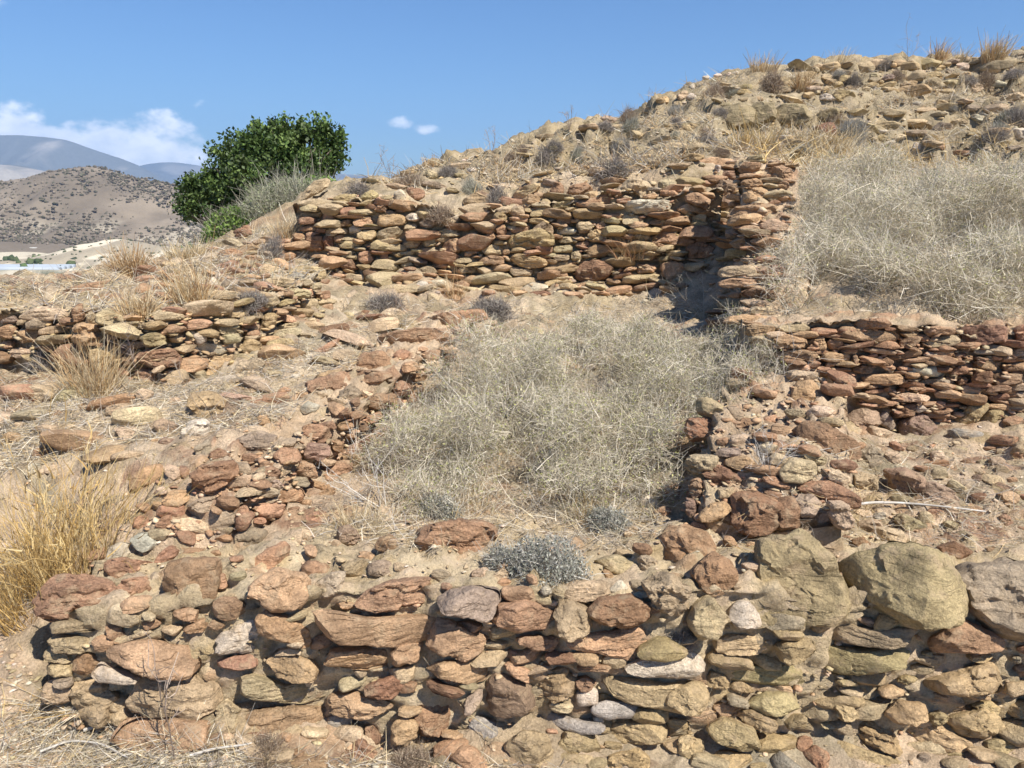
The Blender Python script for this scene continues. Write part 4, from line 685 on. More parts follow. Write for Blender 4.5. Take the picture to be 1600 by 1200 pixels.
filler(W_FRONT, [(1030, 980), (1330, 960), (1600, 990), (1600, 1200), (930, 1200)], (20, 70), 'ygt', (4, 2, 2), 4000, 30, flat=.33, gap=.22)
filler(W_FRONT, [(150, 880), (300, 830), (520, 830), (640, 880), (1000, 850), (1400, 830), (1600, 850), (1600, 880), (1300, 880), (1000, 960), (600, 930), (350, 930), (170, 930)], (12, 44), 'ptor', (4, 2, 2, 1.5), 3000, 36, flat=.5, gap=.15, sink=.3)
filler(W_HILL, [(1240, 105), (1480, 95), (1500, 110), (1480, 140), (1400, 150), (1260, 150)], (12, 40), 'tyk', (4, 3, 1), 1500, 45, flat=.4)
filler(W_RIGHT, [(1105, 530), (1200, 530), (1260, 610), (1200, 660), (1095, 640)], (24, 60), 'orpt', (3, 2, 2, 2), 1500, 6, flat=.5, sink=.3)
filler(W_FRONT, [(1600, 900), (2150, 900), (2150, 1230), (1600, 1230)], (80, 190), 'ygtok', (4, 2, 2, 1, 1), 3000, 24, flat=.4, gap=.15)
filler(W_TERR, [(1600, 505), (2050, 500), (2050, 670), (1600, 670)], (30, 80), 'rorpR', (3, 3, 1, 2, 1), 2000, 50, flat=.3, roll=.06)
filler(W_STUB, [(325, 388), (450, 372), (458, 450), (330, 475)], (22, 56), 'rotk', (3, 3, 2, 1), 1200, 30, flat=.34, sink=.15)
filler(W_STUB, [(225, 418), (275, 412), (275, 475), (225, 470)], (20, 46), 'rot', (3, 2, 2), 700, 12, flat=.4, sink=.15)
place(ground, 8, 'r90,1075 200,1020 330,945 320,975 200,1065 120,1095; o140,1160 250,1120 370,1120 400,1150 260,1180; t250,1010 300,990 310,1010 260,1030')
filler(ground, [(420, 500), (520, 500), (640, 480), (560, 560), (430, 640), (300, 640)], (26, 76), 'rotp', (2, 2, 2, 2), 900, 14, flat=.32, sink=.3)
filler(ground, [(0, 610), (190, 620), (260, 690), (220, 740), (0, 700)], (26, 80), 'rotp', (2, 2, 1, 3), 900, 14, flat=.35, sink=.3)
ng = COUNT.get('ground', 0)
filler(ground, [(540, 290), (700, 255), (900, 200), (1100, 130), (1300, 98), (1600, 90), (1600, 235), (1300, 235), (1130, 260), (950, 280), (700, 300)], (12, 44), 'tygkw', (3, 4, 3, 2, .4), 7000, max(0, 215 - ng), flat=.28, sink=.3, roll=.08)
filler(ground, [(1270, 700), (1600, 680), (1600, 840), (1350, 840)], (8, 30), 'prt', (4, 2, 2), 2500, 35, flat=.5, sink=.3)
filler(ground, [(1600, 690), (2100, 690), (2100, 880), (1600, 880)], (14, 60), 'prtm', (3, 2, 2, 1), 1500, 24, flat=.5, sink=.25)
filler(ground, [(0, 600), (300, 600), (520, 500), (640, 460), (1050, 465), (1060, 520), (700, 490), (560, 570), (420, 660), (0, 760)], (7, 22), 'ptow', (4, 3, 1.5, 1), 1500, 20, flat=.6)

# ---- chips and pebbles too small to pick apart: real geometry, one part for each wall and the ground
ICO = None
def ico():
    global ICO
    t = (1 + 5 ** .5) / 2
    v = np.array([(-1, t, 0), (1, t, 0), (-1, -t, 0), (1, -t, 0), (0, -1, t), (0, 1, t), (0, -1, -t), (0, 1, -t), (t, 0, -1), (t, 0, 1), (-t, 0, -1), (-t, 0, 1)], float); v /= np.linalg.norm(v[0])
    f = np.array([(0, 11, 5), (0, 5, 1), (0, 1, 7), (0, 7, 10), (0, 10, 11), (1, 5, 9), (5, 11, 4), (11, 10, 2), (10, 7, 6), (7, 1, 8), (3, 9, 4), (3, 4, 2), (3, 2, 6), (3, 6, 8), (3, 8, 9), (4, 9, 5), (2, 4, 11), (6, 2, 10), (8, 6, 7), (9, 8, 1)])
    return v, f
IV, IF = ico()
OV = np.array([(1, 0, 0), (-1, 0, 0), (0, 1, 0), (0, -1, 0), (0, 0, 1), (0, 0, -1)], float); OF = np.array([(0, 2, 4), (2, 1, 4), (1, 3, 4), (3, 0, 4), (2, 0, 5), (1, 2, 5), (3, 1, 5), (0, 3, 5)])
def chips(name, parent, Pn, size, cols, r, flat=(.22, .5)):
    n = len(Pn)
    if n == 0: return
    V = IV[None] * r.uniform(.5, 1.3, (n, 12, 1)); S = size[:, None] * np.stack([r.uniform(.8, 1.5, n), r.uniform(.7, 1.2, n), r.uniform(flat[0], flat[1], n)], -1)
    V = V * S[:, None, :]; a = r.uniform(0, 6.283, n); c, s = np.cos(a), np.sin(a); b = r.normal(0, .35, n); cb, sb = np.cos(b), np.sin(b)
    x, y, z = V[..., 0], V[..., 1], V[..., 2]
    y, z = y * cb[:, None] - z * sb[:, None], y * sb[:, None] + z * cb[:, None]
    x, y = x * c[:, None] - y * s[:, None], x * s[:, None] + y * c[:, None]
    V = np.stack([x, y, z], -1) + Pn[:, None, :]
    F = (IF[None] + (np.arange(n) * 12)[:, None, None]).reshape(-1, 3)
    me = make_mesh(name, V.reshape(-1, 3) - np.array(parent.location), F, smooth=False, col=np.repeat(cols, 12, 0))
    o = link(name, me, M_CHIP, parent); tag(o, kind='stuff'); return o
def cast_region(n, region, r):
    region = np.array(region, float); out = []; nn = []; lo, hi = region.min(0), region.max(0)
    m = bpy.data  # noqa
    while len(out) < n:
        u = r.uniform(lo[0], hi[0]); v = r.uniform(lo[1], hi[1]); c = False
        for i in range(len(region)):
            a, b = region[i], region[(i + 1) % len(region)]
            if (a[1] > v) != (b[1] > v) and u < (b[0] - a[0]) * (v - a[1]) / (b[1] - a[1]) + a[0]: c = not c
        if not c: continue
        h, q = cast(u, v)
        if h is None: n -= 1; continue
        out.append(h); nn.append(q)
    return np.array(out), np.array(nn)
def pal_pick(keys, n, r):
    return np.array([stone_colour(keys[int(i)], r) for i in r.integers(0, len(keys), n)])
crng = np.random.default_rng(77)
def chip_fill(name, parent, region, n, smin, smax, keys):
    P, N_ = cast_region(n, region, crng)
    size = np.exp(crng.uniform(np.log(smin), np.log(smax), len(P)))
    chips(name, parent, P + N_ * size[:, None] * .05, size, pal_pick(keys, len(P), crng), crng)
chip_fill('rubble_fill', W_FRONT, [(60, 990), (330, 940), (700, 930), (1000, 960), (1600, 960), (1600, 1210), (120, 1210)], 450, .004, .014, 'ttoypg')
chip_fill('rubble_fill', W_BACK, [(462, 318), (560, 300), (700, 340), (830, 300), (960, 285), (1105, 285), (1100, 400), (1065, 460), (800, 462), (640, 455), (530, 440), (500, 400), (465, 385)], 700, .012, .04, 'ttyyork')
chip_fill('rubble_fill', W_TERR, [(1205, 520), (1310, 510), (1600, 505), (1600, 650), (1450, 660), (1330, 625), (1240, 590)], 420, .008, .028, 'rropt')
chip_fill('rubble_fill', W_UPL, [(0, 500), (250, 485), (430, 445), (510, 425), (520, 480), (430, 545), (290, 600), (210, 595), (0, 560)], 450, .008, .032, 'ttyor')
chip_fill('rubble_fill', W_LEFT, [(215, 830), (250, 740), (440, 690), (640, 560), (760, 480), (680, 580), (540, 740), (330, 850)], 300, .006, .02, 'rropp')
chip_fill('rubble_fill', W_RIGHT, [(1085, 630), (1260, 600), (1330, 700), (1330, 840), (1060, 830)], 280, .006, .02, 'rotp')
chip_fill('rubble_fill', W_PIER, [(1115, 250), (1250, 260), (1210, 500), (1100, 520)], 250, .01, .045, 'rotp')
chip_fill('gravel', ground, [(540, 290), (900, 200), (1300, 98), (1600, 90), (1600, 240), (1250, 250), (950, 285)], 900, .010, .04, 'ttyykw')
chip_fill('gravel', ground, [(0, 440), (480, 360), (560, 450), (1080, 460), (1250, 620), (1600, 640), (1600, 860), (1200, 900), (150, 900), (0, 800)], 2200, .003, .012, 'pttow')
chip_fill('gravel', ground, [(0, 1000), (100, 1100), (400, 1190), (900, 1200), (0, 1200)], 500, .003, .014, 'pttow')

# ------------------------------------------------------------------ vegetation
def strands(P, width, cols, r, name='strands', tip=.35):
    """P (N,K,3) polylines -> thin ribbons"""
    n, k = P.shape[:2]; T = np.gradient(P, axis=1); T /= np.maximum(np.linalg.norm(T, axis=-1, keepdims=True), 1e-9)
    ref = r.normal(0, 1, (n, 1, 3)); S = np.cross(T, np.broadcast_to(ref, P.shape)); S /= np.maximum(np.linalg.norm(S, axis=-1, keepdims=True), 1e-9)
    wd = (width[:, None] * np.linspace(1, tip, k)[None])[..., None] * .5
    V = np.stack([P - S * wd, P + S * wd], 2).reshape(-1, 3)
    i = np.arange(n)[:, None] * (k * 2) + np.arange(k - 1)[None] * 2
    F = np.stack([i, i + 1, i + 3, i + 2], -1).reshape(-1, 4)
    return V, F, np.repeat(cols, k * 2, 0)
def merge(parts):
    V, F, C = [], [], []; off = 0
    for v, f, c in parts: V.append(v); F.append(f + off); C.append(c); off += len(v)
    return np.concatenate(V), np.concatenate(F), np.concatenate(C)
def curve(start, d, length, k, r, bend=.5, droop=0.0, wob=.0):
    n = len(start); t = np.linspace(0, 1, k)[None, :, None]; b = r.normal(0, bend, (n, 1, 3))
    P = start[:, None, :] + length[:, None, None] * (d[:, None, :] * t + b * t * t * .5)
    P[..., 2] -= (length[:, None] * droop) * (t[..., 0] ** 2)
    if wob > 0: P = P + r.normal(0, wob, P.shape) * length[:, None, None] * t
    return P
def unit(a): return a / np.maximum(np.linalg.norm(a, axis=-1, keepdims=True), 1e-9)
def mixcol(cols, n, r, jit=.12):
    c = np.array(cols)[r.integers(0, len(cols), n)]; return np.clip(c * (1 + r.normal(0, jit, (n, 1))), .01, .9)
def leaves(P, size, cols, r, asp=.5, updir=.3):
    n = len(P); d = unit(r.normal(0, 1, (n, 3)) + np.array([0, 0, updir])); s = unit(np.cross(d, r.normal(0, 1, (n, 3)))); u = np.cross(d, s)
    L = size[:, None]
    a = P; b = P + d * L * .5 + s * L * asp * .5 + u * L * .08; c = P + d * L; e = P + d * L * .5 - s * L * asp * .5 + u * L * .08
    V = np.stack([a, b, c, e], 1).reshape(-1, 3); F = np.arange(n * 4).reshape(n, 4); return V, F, np.repeat(cols, 4, 0)
def lobes_sample(lobes, n, r, shell=.5):
    """points inside a union of half ellipsoids (cx,cy,cz,rx,ry,rz), more of them near the outside"""
    L = np.array(lobes, float); vol = L[:, 3] * L[:, 4] * L[:, 5]; k = r.choice(len(L), n, p=vol / vol.sum())
    d = unit(r.normal(0, 1, (n, 3))); d[:, 2] = np.abs(d[:, 2]) * 1.0 - .12; q = r.uniform(0, 1, n) ** shell
    P = L[k, :3] + d * q[:, None] * L[k, 3:6]
    out = unit((P - L[k, :3]) / L[k, 3:6]); return P, out, q
def on_ground(lobes):
    return [(a, b, max(c, gz(a, b) - .06), d, e, f) for a, b, c, d, e, f in lobes]
def twig_bush(name, label, lobes, ntwig, nleaf, stem_cols, leaf_cols, r, tw=(.10, .22), width=.0028, up=.5, nstem=90, leaf=.012, group=None, droop=.0, rnd=.75, K=4, cat='bush', bend=.7, clump=0):
    L = np.array(lobes, float); base = np.array([L[:, 0].mean(), L[:, 1].mean(), L[:, 2].min()])
    root = tag(empty(name, base), label, cat, group)
    if clump > 0:
        sub = []
        for l in lobes:
            dd = unit(r.normal(0, 1, (13, 3))); dd[:, 2] = np.abs(dd[:, 2]); kk = r.uniform(.2, .42, 13)
            for a_, b_ in zip(dd, kk): sub.append((l[0] + a_[0] * l[3] * .85, l[1] + a_[1] * l[4] * .85, l[2] + a_[2] * l[5] * .8, l[3] * b_, l[4] * b_, l[5] * b_ * 1.1))
        big_l, lobes = lobes, list(lobes) + sub + sub + sub
    P, out, q = lobes_sample(lobes, ntwig, r)
    if clump > 0:
        kp = fbm(P * clump, 3, 33) > r.uniform(-.75, .35, len(P)); P, out = P[kp], out[kp]; ntwig = len(P)
    d = unit(out * 1.0 + r.normal(0, rnd, P.shape) + np.array([0, 0, up])); ln = np.exp(r.uniform(np.log(tw[0]), np.log(tw[1]), ntwig))
    S1 = strands(curve(P - d * ln[:, None] * .5, d, ln, K, r, bend, droop, .03), r.uniform(.6, 1.2, ntwig) * width, mixcol(stem_cols, ntwig, r), r)
    k = r.integers(0, len(L), nstem); st = L[k, :3] + r.normal(0, .12, (nstem, 3)) * L[k, 3:6]; st[:, 2] = L[k, 2] - .03
    d = unit(r.normal(0, .7, (nstem, 3)) * L[k, 3:6] + np.array([0, 0, .3])); d[:, 2] = np.abs(d[:, 2]); ln = r.uniform(.6, 1.0, nstem) * L[k, 3:6].mean(1)
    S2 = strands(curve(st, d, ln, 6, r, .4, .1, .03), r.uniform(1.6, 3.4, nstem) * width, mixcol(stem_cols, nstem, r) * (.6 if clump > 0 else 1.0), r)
    V, F, C = merge([S1, S2]); o = link('twigs', make_mesh('twigs', V - base, F, smooth=False, col=C), M_VEG, root); o['kind'] = 'stuff'
    if nleaf:
        P, out, q = lobes_sample(lobes, nleaf, r, .33)
        if clump > 0:
            kp = fbm(P * clump, 3, 33) > r.uniform(-.7, .35, len(P)); P = P[kp]; nleaf = len(P)
        V, F, C = leaves(P, r.uniform(.6, 1.3, nleaf) * leaf, mixcol(leaf_cols, nleaf, r, .18), r)
        o = link('leaves', make_mesh('leaves', V - base, F, smooth=False, col=C), M_LEAF, root); o['kind'] = 'stuff'
    return root
def lobe(u, v, Y, wpx, hpx, dep):
    """half ellipsoid whose foot centre is seen at (u, v) at depth Y"""
    c = at(u, v, Y); s = Y * 1.02 / FPX; return (c[0], c[1], c[2], wpx * s * .5, dep, hpx * s)
vr = np.random.default_rng(5)
GREY = [(.57, .505, .39), (.49, .43, .33), (.66, .60, .49), (.33, .28, .21)]
PALE = [(.65, .575, .44), (.56, .495, .37), (.73, .67, .55), (.43, .385, .27)]
OLIV = [(.38, .385, .13), (.46, .455, .19), (.29, .30, .10), (.51, .49, .26)]
def LW(x, y, z, rx, ry, rz): return (x, y, z, rx, ry, rz)
# the big bush in the room
bl = [LW(-.2, 2.72, .38, .34, .2, .24), LW(.25, 2.72, .38, .34, .2, .26), LW(-.30, 3.0, .38, .36, .33, .36), LW(.10, 2.98, .38, .42, .33, .50), LW(.40, 2.95, .40, .26, .32, .40), LW(-.12, 3.45, .48, .44, .38, .50), LW(.30, 3.45, .52, .42, .38, .52), LW(.05, 3.95, .60, .34, .32, .30), LW(.62, 3.7, .58, .30, .42, .42), LW(.66, 4.05, .66, .24, .26, .26), LW(.40, 4.1, .66, .30, .24, .26), LW(.74, 3.3, .56, .2, .3, .36), LW(.86, 3.7, .62, .2, .3, .36), LW(.56, 2.85, .42, .16, .25, .34), LW(.95, 3.2, .66, .2, .22, .24), LW(1.08, 3.45, .74, .2, .22, .24), LW(1.12, 3.75, .74, .16, .25, .28), LW(.82, 2.95, .6, .14, .18, .16)]
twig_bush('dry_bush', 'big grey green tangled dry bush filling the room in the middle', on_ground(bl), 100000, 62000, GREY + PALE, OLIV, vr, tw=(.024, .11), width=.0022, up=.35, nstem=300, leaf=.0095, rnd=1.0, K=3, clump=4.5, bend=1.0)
# the pale bush above the terrace wall
br = [LW(1.95, 4.1, .98, .34, .4, .32), LW(2.3, 3.95, .98, .5, .42, .36), LW(2.9, 4.0, .98, .55, .45, .40), LW(2.1, 4.7, 1.05, .42, .5, .50), LW(2.6, 4.8, 1.08, .6, .55, .56), LW(3.3, 4.8, 1.1, .6, .55, .60), LW(2.2, 5.5, 1.25, .5, .5, .50), LW(2.9, 5.7, 1.3, .6, .5, .55), LW(3.6, 5.7, 1.35, .6, .5, .58), LW(1.85, 4.45, 1.0, .24, .4, .36), LW(1.5, 3.85, .95, .24, .25, .3), LW(1.6, 4.15, .98, .26, .3, .36), LW(1.76, 4.5, 1.0, .26, .3, .30), LW(1.95, 4.95, 1.1, .24, .3, .24), LW(2.12, 5.3, 1.25, .24, .3, .22), LW(1.98, 4.75, 1.05, .22, .35, .36), LW(2.2, 5.4, 1.25, .26, .35, .34), LW(1.7, 3.72, .96, .26, .2, .24), LW(2.05, 3.74, .98, .36, .2, .38), LW(2.4, 3.74, .98, .36, .2, .38), LW(2.75, 3.74, .98, .36, .2, .40), LW(3.1, 3.74, .98, .36, .22, .42), LW(2.2, 3.60, .98, .3, .12, .22), LW(2.6, 3.60, .98, .3, .12, .22), LW(1.85, 3.62, .98, .25, .12, .2), LW(2.95, 3.6, .98, .25, .12, .22)]
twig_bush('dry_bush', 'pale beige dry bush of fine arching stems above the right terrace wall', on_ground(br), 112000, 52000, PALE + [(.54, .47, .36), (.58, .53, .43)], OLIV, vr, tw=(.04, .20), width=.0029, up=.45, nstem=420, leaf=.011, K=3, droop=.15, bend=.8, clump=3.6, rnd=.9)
def cushion_mesh(r, cols, leafcols, n=2000):
    P, out, q = lobes_sample([(0, 0, 0, 1, 1, .8), (.3, .2, 0, .6, .6, .95), (-.4, -.1, 0, .6, .6, .75)], n, r)
    d = unit(out + r.normal(0, .6, P.shape) + np.array([0, 0, .35])); ln = r.uniform(.18, .5, n)
    S = strands(curve(P - d * ln[:, None] * .5, d, ln, 3, r, .8), r.uniform(.012, .03, n), mixcol(cols, n, r, .16), r)
    P, out, q = lobes_sample([(0, 0, 0, 1, 1, .8), (.3, .2, 0, .6, .6, .95), (-.4, -.1, 0, .6, .6, .75)], n // 2, r, .33)
    Lv = leaves(P, r.uniform(.05, .11, n // 2), mixcol(leafcols, n // 2, r, .2), r)
    V, F, C = merge([S, Lv]); me = make_mesh('cushion', V, F, smooth=False, col=C); me.materials.append(M_VEG); return me
CU = {'grey': [cushion_mesh(vr, [(.27, .235, .21), (.34, .30, .26), (.20, .17, .15)], [(.30, .28, .22), (.22, .20, .17)]) for _ in range(3)],
      'brown': [cushion_mesh(vr, [(.33, .255, .18), (.40, .32, .24), (.24, .17, .12)], [(.36, .29, .21), (.28, .22, .16)]) for _ in range(3)],
      'green': [cushion_mesh(vr, [(.34, .32, .25), (.40, .38, .31)], [(.28, .29, .20), (.36, .36, .28), (.22, .24, .15)])],
      'silver': [cushion_mesh(vr, [(.42, .39, .34), (.36, .33, .28)], [(.46, .45, .40), (.38, .38, .33), (.30, .31, .25)], 3600)]}
def cushion(u, v, w, h, kind, label, i=0, sink=.1):
    p, n = cast_down(u, v)
    d = ray(u, v); s = (p[1] / d[1]) / FPX
    o = link('cushion_shrub', CU[kind][i % len(CU[kind])]); sx = w * s * .5; o.scale = (sx * vr.uniform(.75, .95), sx * vr.uniform(.65, .9), h * s * vr.uniform(.8, 1.0))
    o.location = p - np.array([0, -sx * .2, h * s * sink]); o.rotation_euler = (vr.normal(0, .18), vr.normal(0, .22), vr.uniform(0, 6)); tag(o, label, 'shrub', 'small dry shrubs'); return o
CL = [(955, 275, 78, 44, 'grey', 'dark grey round cushion shrub on the slope above the back wall'), (690, 343, 80, 36, 'brown', 'brownish cushion shrub filling a dip in the back wall top'), (778, 318, 62, 42, 'grey', 'grey shrub on the back wall right of the brownish cushion'), (600, 480, 75, 38, 'grey', 'grey cushion shrub at the left foot of the back wall'),
      (768, 490, 82, 36, 'grey', 'grey twiggy shrub at the middle foot of the back wall'), (390, 478, 72, 34, 'grey', 'grey cushion shrub on top of the middle left wall corner'), (740, 300, 40, 40, 'green', 'grey green leafy shrub beside the tan boulder above the back wall'), (985, 205, 44, 36, 'green', 'grey green shrub near the skyline right of the dark cobble'),
      (985, 188, 46, 30, 'brown', 'brown shrub on the skyline above the grey green one'), (1115, 150, 44, 30, 'brown', 'brown shrub beside white stones on the skyline'), (1205, 138, 60, 42, 'brown', 'largest brown shrub on the crest left of a golden tuft'), (1315, 132, 40, 28, 'grey', 'dark grey shrub on the crest above flat slabs'), (1330, 212, 62, 46, 'silver', 'silvery shrub right of the dark red block on the slope'), (1180, 205, 36, 24, 'silver', 'small silvery plant below the outcrop crust'),
      (900, 245, 40, 26, 'green', 'small green grey shrub left of the dark round cushion'), (850, 250, 60, 32, 'grey', 'grey shrub on the slope below the skyline cobble'), (640, 292, 60, 30, 'brown', 'low brown shrub on the skyline left of the tan boulder'), (560, 300, 70, 26, 'grey', 'low grey shrub on the wall top near the carob tree'), (1540, 130, 46, 30, 'brown', 'brown shrub right of the angular white rock'), (1560, 215, 70, 30, 'grey', 'grey shrub above the round whitish boulder at right edge'),
      (1385, 108, 40, 24, 'grey', 'grey shrub on the crest in the middle of the hilltop slabs'), (1590, 190, 50, 34, 'grey', 'grey shrub at the right edge below the long slabs'), (1060, 175, 36, 20, 'silver', 'pale grey plant left of the outcrop crust'), (1130, 240, 40, 16, 'brown', 'low brown plant on the slope above the pier'), (800, 250, 50, 26, 'brown', 'brown shrub on the skyline right of the tan boulder'), (700, 275, 50, 26, 'grey', 'grey shrub just right of the tan skyline boulder'),
      (420, 400, 60, 50, 'grey', 'pale grey shrub below the dark angular rock at left'), (80, 575, 90, 60, 'grey', 'grey twiggy shrub at the left end of the middle left wall'), (1062, 1005, 66, 40, 'grey', 'dark spiky tuft in a crevice of the front wall'), (640, 1200, 90, 44, 'brown', 'brown twiggy plant at the bottom centre of the front wall'), (415, 1190, 90, 50, 'brown', 'brown twiggy plant at the bottom left of the front wall')]
for i, (u, v, w, h, k, lab) in enumerate(CL): cushion(u, v, w, h, k, lab, i)
for u_, v_, sc_, lab_ in ((862, 890, .9, 'silvery leafy shrub growing on the front wall beside the red block'), (798, 885, .55, 'smaller silvery plant touching the red block on the front wall'), (955, 822, .6, 'pale leafy plant at the right foot of the big central bush'), (690, 800, .6, 'pale bleached leafy plant at the left front foot of the central bush')):
    p_, n_ = cast_down(u_, v_)
    twig_bush('silvery_shrub', lab_, [(p_[0], p_[1], p_[2] - .02, .13 * sc_, .11 * sc_, .17 * sc_), (p_[0] - .07 * sc_, p_[1] + .03, p_[2], .09 * sc_, .09 * sc_, .12 * sc_), (p_[0] + .06 * sc_, p_[1] - .02, p_[2] - .02, .09 * sc_, .08 * sc_, .10 * sc_)], int(1500 * sc_), int(4200 * sc_), [(.50, .47, .41), (.40, .37, .31)], [(.36, .355, .30), (.28, .285, .23), (.45, .44, .385), (.20, .205, .16)], vr, tw=(.02, .07), width=.0022, up=.6, nstem=24, leaf=.010, cat='shrub', group='small dry shrubs')
hr = np.random.default_rng(41)
USED = set()
NAMEOF = {'grey': 'dark grey', 'brown': 'brown', 'green': 'grey green', 'silver': 'silvery'}
MARKS = [(955, 255, 'dark round cushion above the back wall'), (945, 190, 'dark skyline cobble'), (1120, 118, 'white skyline stones'), (1205, 120, 'largest brown crest shrub'), (1180, 190, 'outcrop crust'), (1290, 212, 'dark red block'), (1385, 196, 'log shaped tan stone'), (1475, 204, 'grey dome boulder'), (1500, 108, 'angular white rock'), (1575, 150, 'long slabs at right edge'), (1350, 125, 'hilltop slabs'), (1030, 240, 'tan courses above the back wall'), (860, 225, 'mid slope below the skyline'), (1425, 155, 'bare ledge below the hilltop slabs'), (1530, 187, 'flat white angular stone'), (1060, 160, 'small white stone left of the outcrop')]
for i in range(30):
    u = hr.uniform(760, 1600); top = np.interp(u, [760, 900, 1100, 1300, 1600], [235, 200, 125, 97, 88]); v = hr.uniform(top + 6, 240); k = ['grey', 'brown', 'grey', 'green', 'silver'][int(hr.integers(5))]; w = hr.uniform(18, 46)
    near_x, near_l = min(((abs(q[0] - u) + abs(q[1] - v), q[2]) for q in MARKS))
    side = 'left of' if u < next(q[0] for q in MARKS if q[2] == near_l) else 'right of'
    lab = f"{'tiny' if w < 26 else 'small' if w < 36 else 'midsized'} {NAMEOF[k]} shrub just {side} the {near_l}"
    while lab in USED: lab = lab.replace(' just ', ' well ', 1) if ' just ' in lab else 'low ' + lab
    USED.add(lab); cushion(u, v, w, w * hr.uniform(.4, .7), k, lab, i)
# grass clumps
def grass_clump(u, v, w, h, n, cols, label, spread=.45, lean=(0, 0), width=.003, seed=0, name='grass_clump', K=6, droop=.35, heads=False):
    r = np.random.default_rng(900 + seed); p, nn = cast_down(u, v)
    d = ray(u, v); s = (p[1] / d[1]) / FPX; hw = w * s * .5; hh = h * s
    a = r.uniform(0, 6.283, n); q = np.sqrt(r.uniform(0, 1, n)); st = np.stack([p[0] + np.cos(a) * q * hw * .85, p[1] + hw * .2 + np.sin(a) * q * hw * .7, np.zeros(n) + p[2] - .03], -1)
    dr = unit(np.stack([np.cos(a) * q * spread * .7 + r.normal(0, .22, n) + lean[0], np.sin(a) * q * spread + r.normal(0, .13, n) + lean[1], np.ones(n)], -1)); ln = hh * r.beta(3, 2, n) * 1.15
    cc = mixcol(cols, n, r, .16); P = curve(st, dr, ln, K, r, .35, droop * .5, .015)
    parts = [strands(P, r.uniform(.6, 1.3, n) * width, cc, r, tip=.3)]
    if heads:
        k = n // 2; e = P[:k, -1]; dd = unit(P[:k, -1] - P[:k, -2]); lh = ln[:k] * .16
        parts.append(strands(curve(e - dd * lh[:, None] * .6, dd, lh, 4, r, .3), np.full(k, width * 2.0), cc[:k] * .9, r, tip=.2))
    V, F, C = merge(parts); o = link(name, make_mesh(name, V - p, F, smooth=False, col=C), M_VEG, None, p)
    tag(o, label, 'grass', 'dry grass clumps'); return o
GOLD = [(.58, .41, .17), (.52, .35, .13), (.64, .49, .24), (.44, .29, .11)]
STRAW = [(.55, .43, .25), (.60, .49, .31), (.48, .35, .18), (.62, .54, .38)]
BROWN = [(.46, .30, .15), (.52, .37, .20), (.38, .23, .11), (.55, .44, .28)]
grass_clump(105, 905, 175, 225, 750, GOLD + [(.66, .52, .28)], 'large golden grass clump left of the front wall', 0.4, (.05, 0), .0027, 1, heads=True, K=7)
grass_clump(25, 965, 130, 200, 450, GOLD, 'golden grass clump at the left edge beside the largest one', .5, (-.05, 0), .0028, 2, heads=True)
grass_clump(200, 428, 52, 60, 500, BROWN, 'brown grass tuft on the left skyline against the far hill', .35, (0, 0), .006, 3)
grass_clump(300, 482, 56, 90, 500, BROWN + STRAW, 'tall brown grass tuft on the slope right of the skyline tuft', .35, (0, 0), .005, 4)
grass_clump(215, 490, 60, 55, 350, STRAW + BROWN, 'short straw tuft on the middle left wall', .4, (0, 0), .005, 5)
grass_clump(140, 622, 80, 118, 650, BROWN + STRAW, 'brown grass clump in front of the middle left wall', .35, (0, 0), .0035, 6)
grass_clump(1553, 96, 36, 46, 420, STRAW + BROWN, 'biggest windblown golden tuft on the crest at upper right', .3, (.18, 0), .012, 7)
grass_clump(1465, 98, 24, 40, 260, BROWN, 'narrow golden tuft on the crest left of the biggest one', .25, (.18, 0), .011, 8)
grass_clump(1500, 95, 26, 24, 200, STRAW, 'short tuft between the two crest tufts', .35, (.2, 0), .011, 9)
grass_clump(1252, 142, 26, 36, 300, BROWN, 'golden tuft below the crest right of the largest brown shrub', .25, (.05, 0), .010, 10)
grass_clump(1310, 100, 36, 30, 160, STRAW, 'thin pale tuft on the crest at centre right', .35, (.25, 0), .009, 11)
grass_clump(1195, 110, 50, 34, 260, STRAW + BROWN, 'pale tuft on the crest behind the largest brown shrub', .4, (.1, 0), .010, 12)
grass_clump(672, 262, 22, 26, 160, BROWN, 'small brown tuft on the skyline by the tan boulder', .3, (.05, 0), .007, 13)
grass_clump(445, 372, 44, 50, 300, BROWN + STRAW, 'brown weeds against the left end of the back wall', .35, (0, 0), .005, 14)
grass_clump(290, 405, 70, 44, 420, STRAW, 'pale straw clump on the skyline below the carob tree', .5, (.1, 0), .006, 15)
grass_clump(712, 468, 26, 60, 140, BROWN, 'thin brown weed standing against the back wall', .25, (0, 0), .004, 16)
grass_clump(1180, 225, 90, 50, 300, STRAW + GOLD, 'straw patch on the slope above the pier', .6, (.1, 0), .006, 17)
grass_clump(1290, 235, 110, 60, 380, STRAW, 'straw patch above the pale bush at right', .6, (.15, 0), .006, 18)
grass_clump(560, 815, 80, 60, 260, STRAW, 'straw tuft between the front wall and the central bush', .6, (0, 0), .002, 19)
grass_clump(720, 800, 120, 70, 320, STRAW + PALE, 'pale grass fringe below the central bush', .7, (0, 0), .002, 20)
grass_clump(910, 810, 60, 70, 150, GOLD + STRAW, 'yellow grass tuft behind the silvery shrub', .4, (0, 0), .002, 21)
grass_clump(990, 400, 80, 70, 220, BROWN + [(.42, .25, .15)], 'reddish dry weeds hanging on the right part of the back wall', .9, (0, -.2), .004, 22)
grass_clump(1120, 1100, 100, 80, 90, BROWN + [(.42, .25, .15)], 'thin reddish weed in the right half of the front wall', .9, (0, -.5), .0018, 23)
grass_clump(1340, 790, 60, 50, 140, STRAW, 'dry grass tuft beside the touching pair of brown boulders', .9, (0, 0), .002, 24)
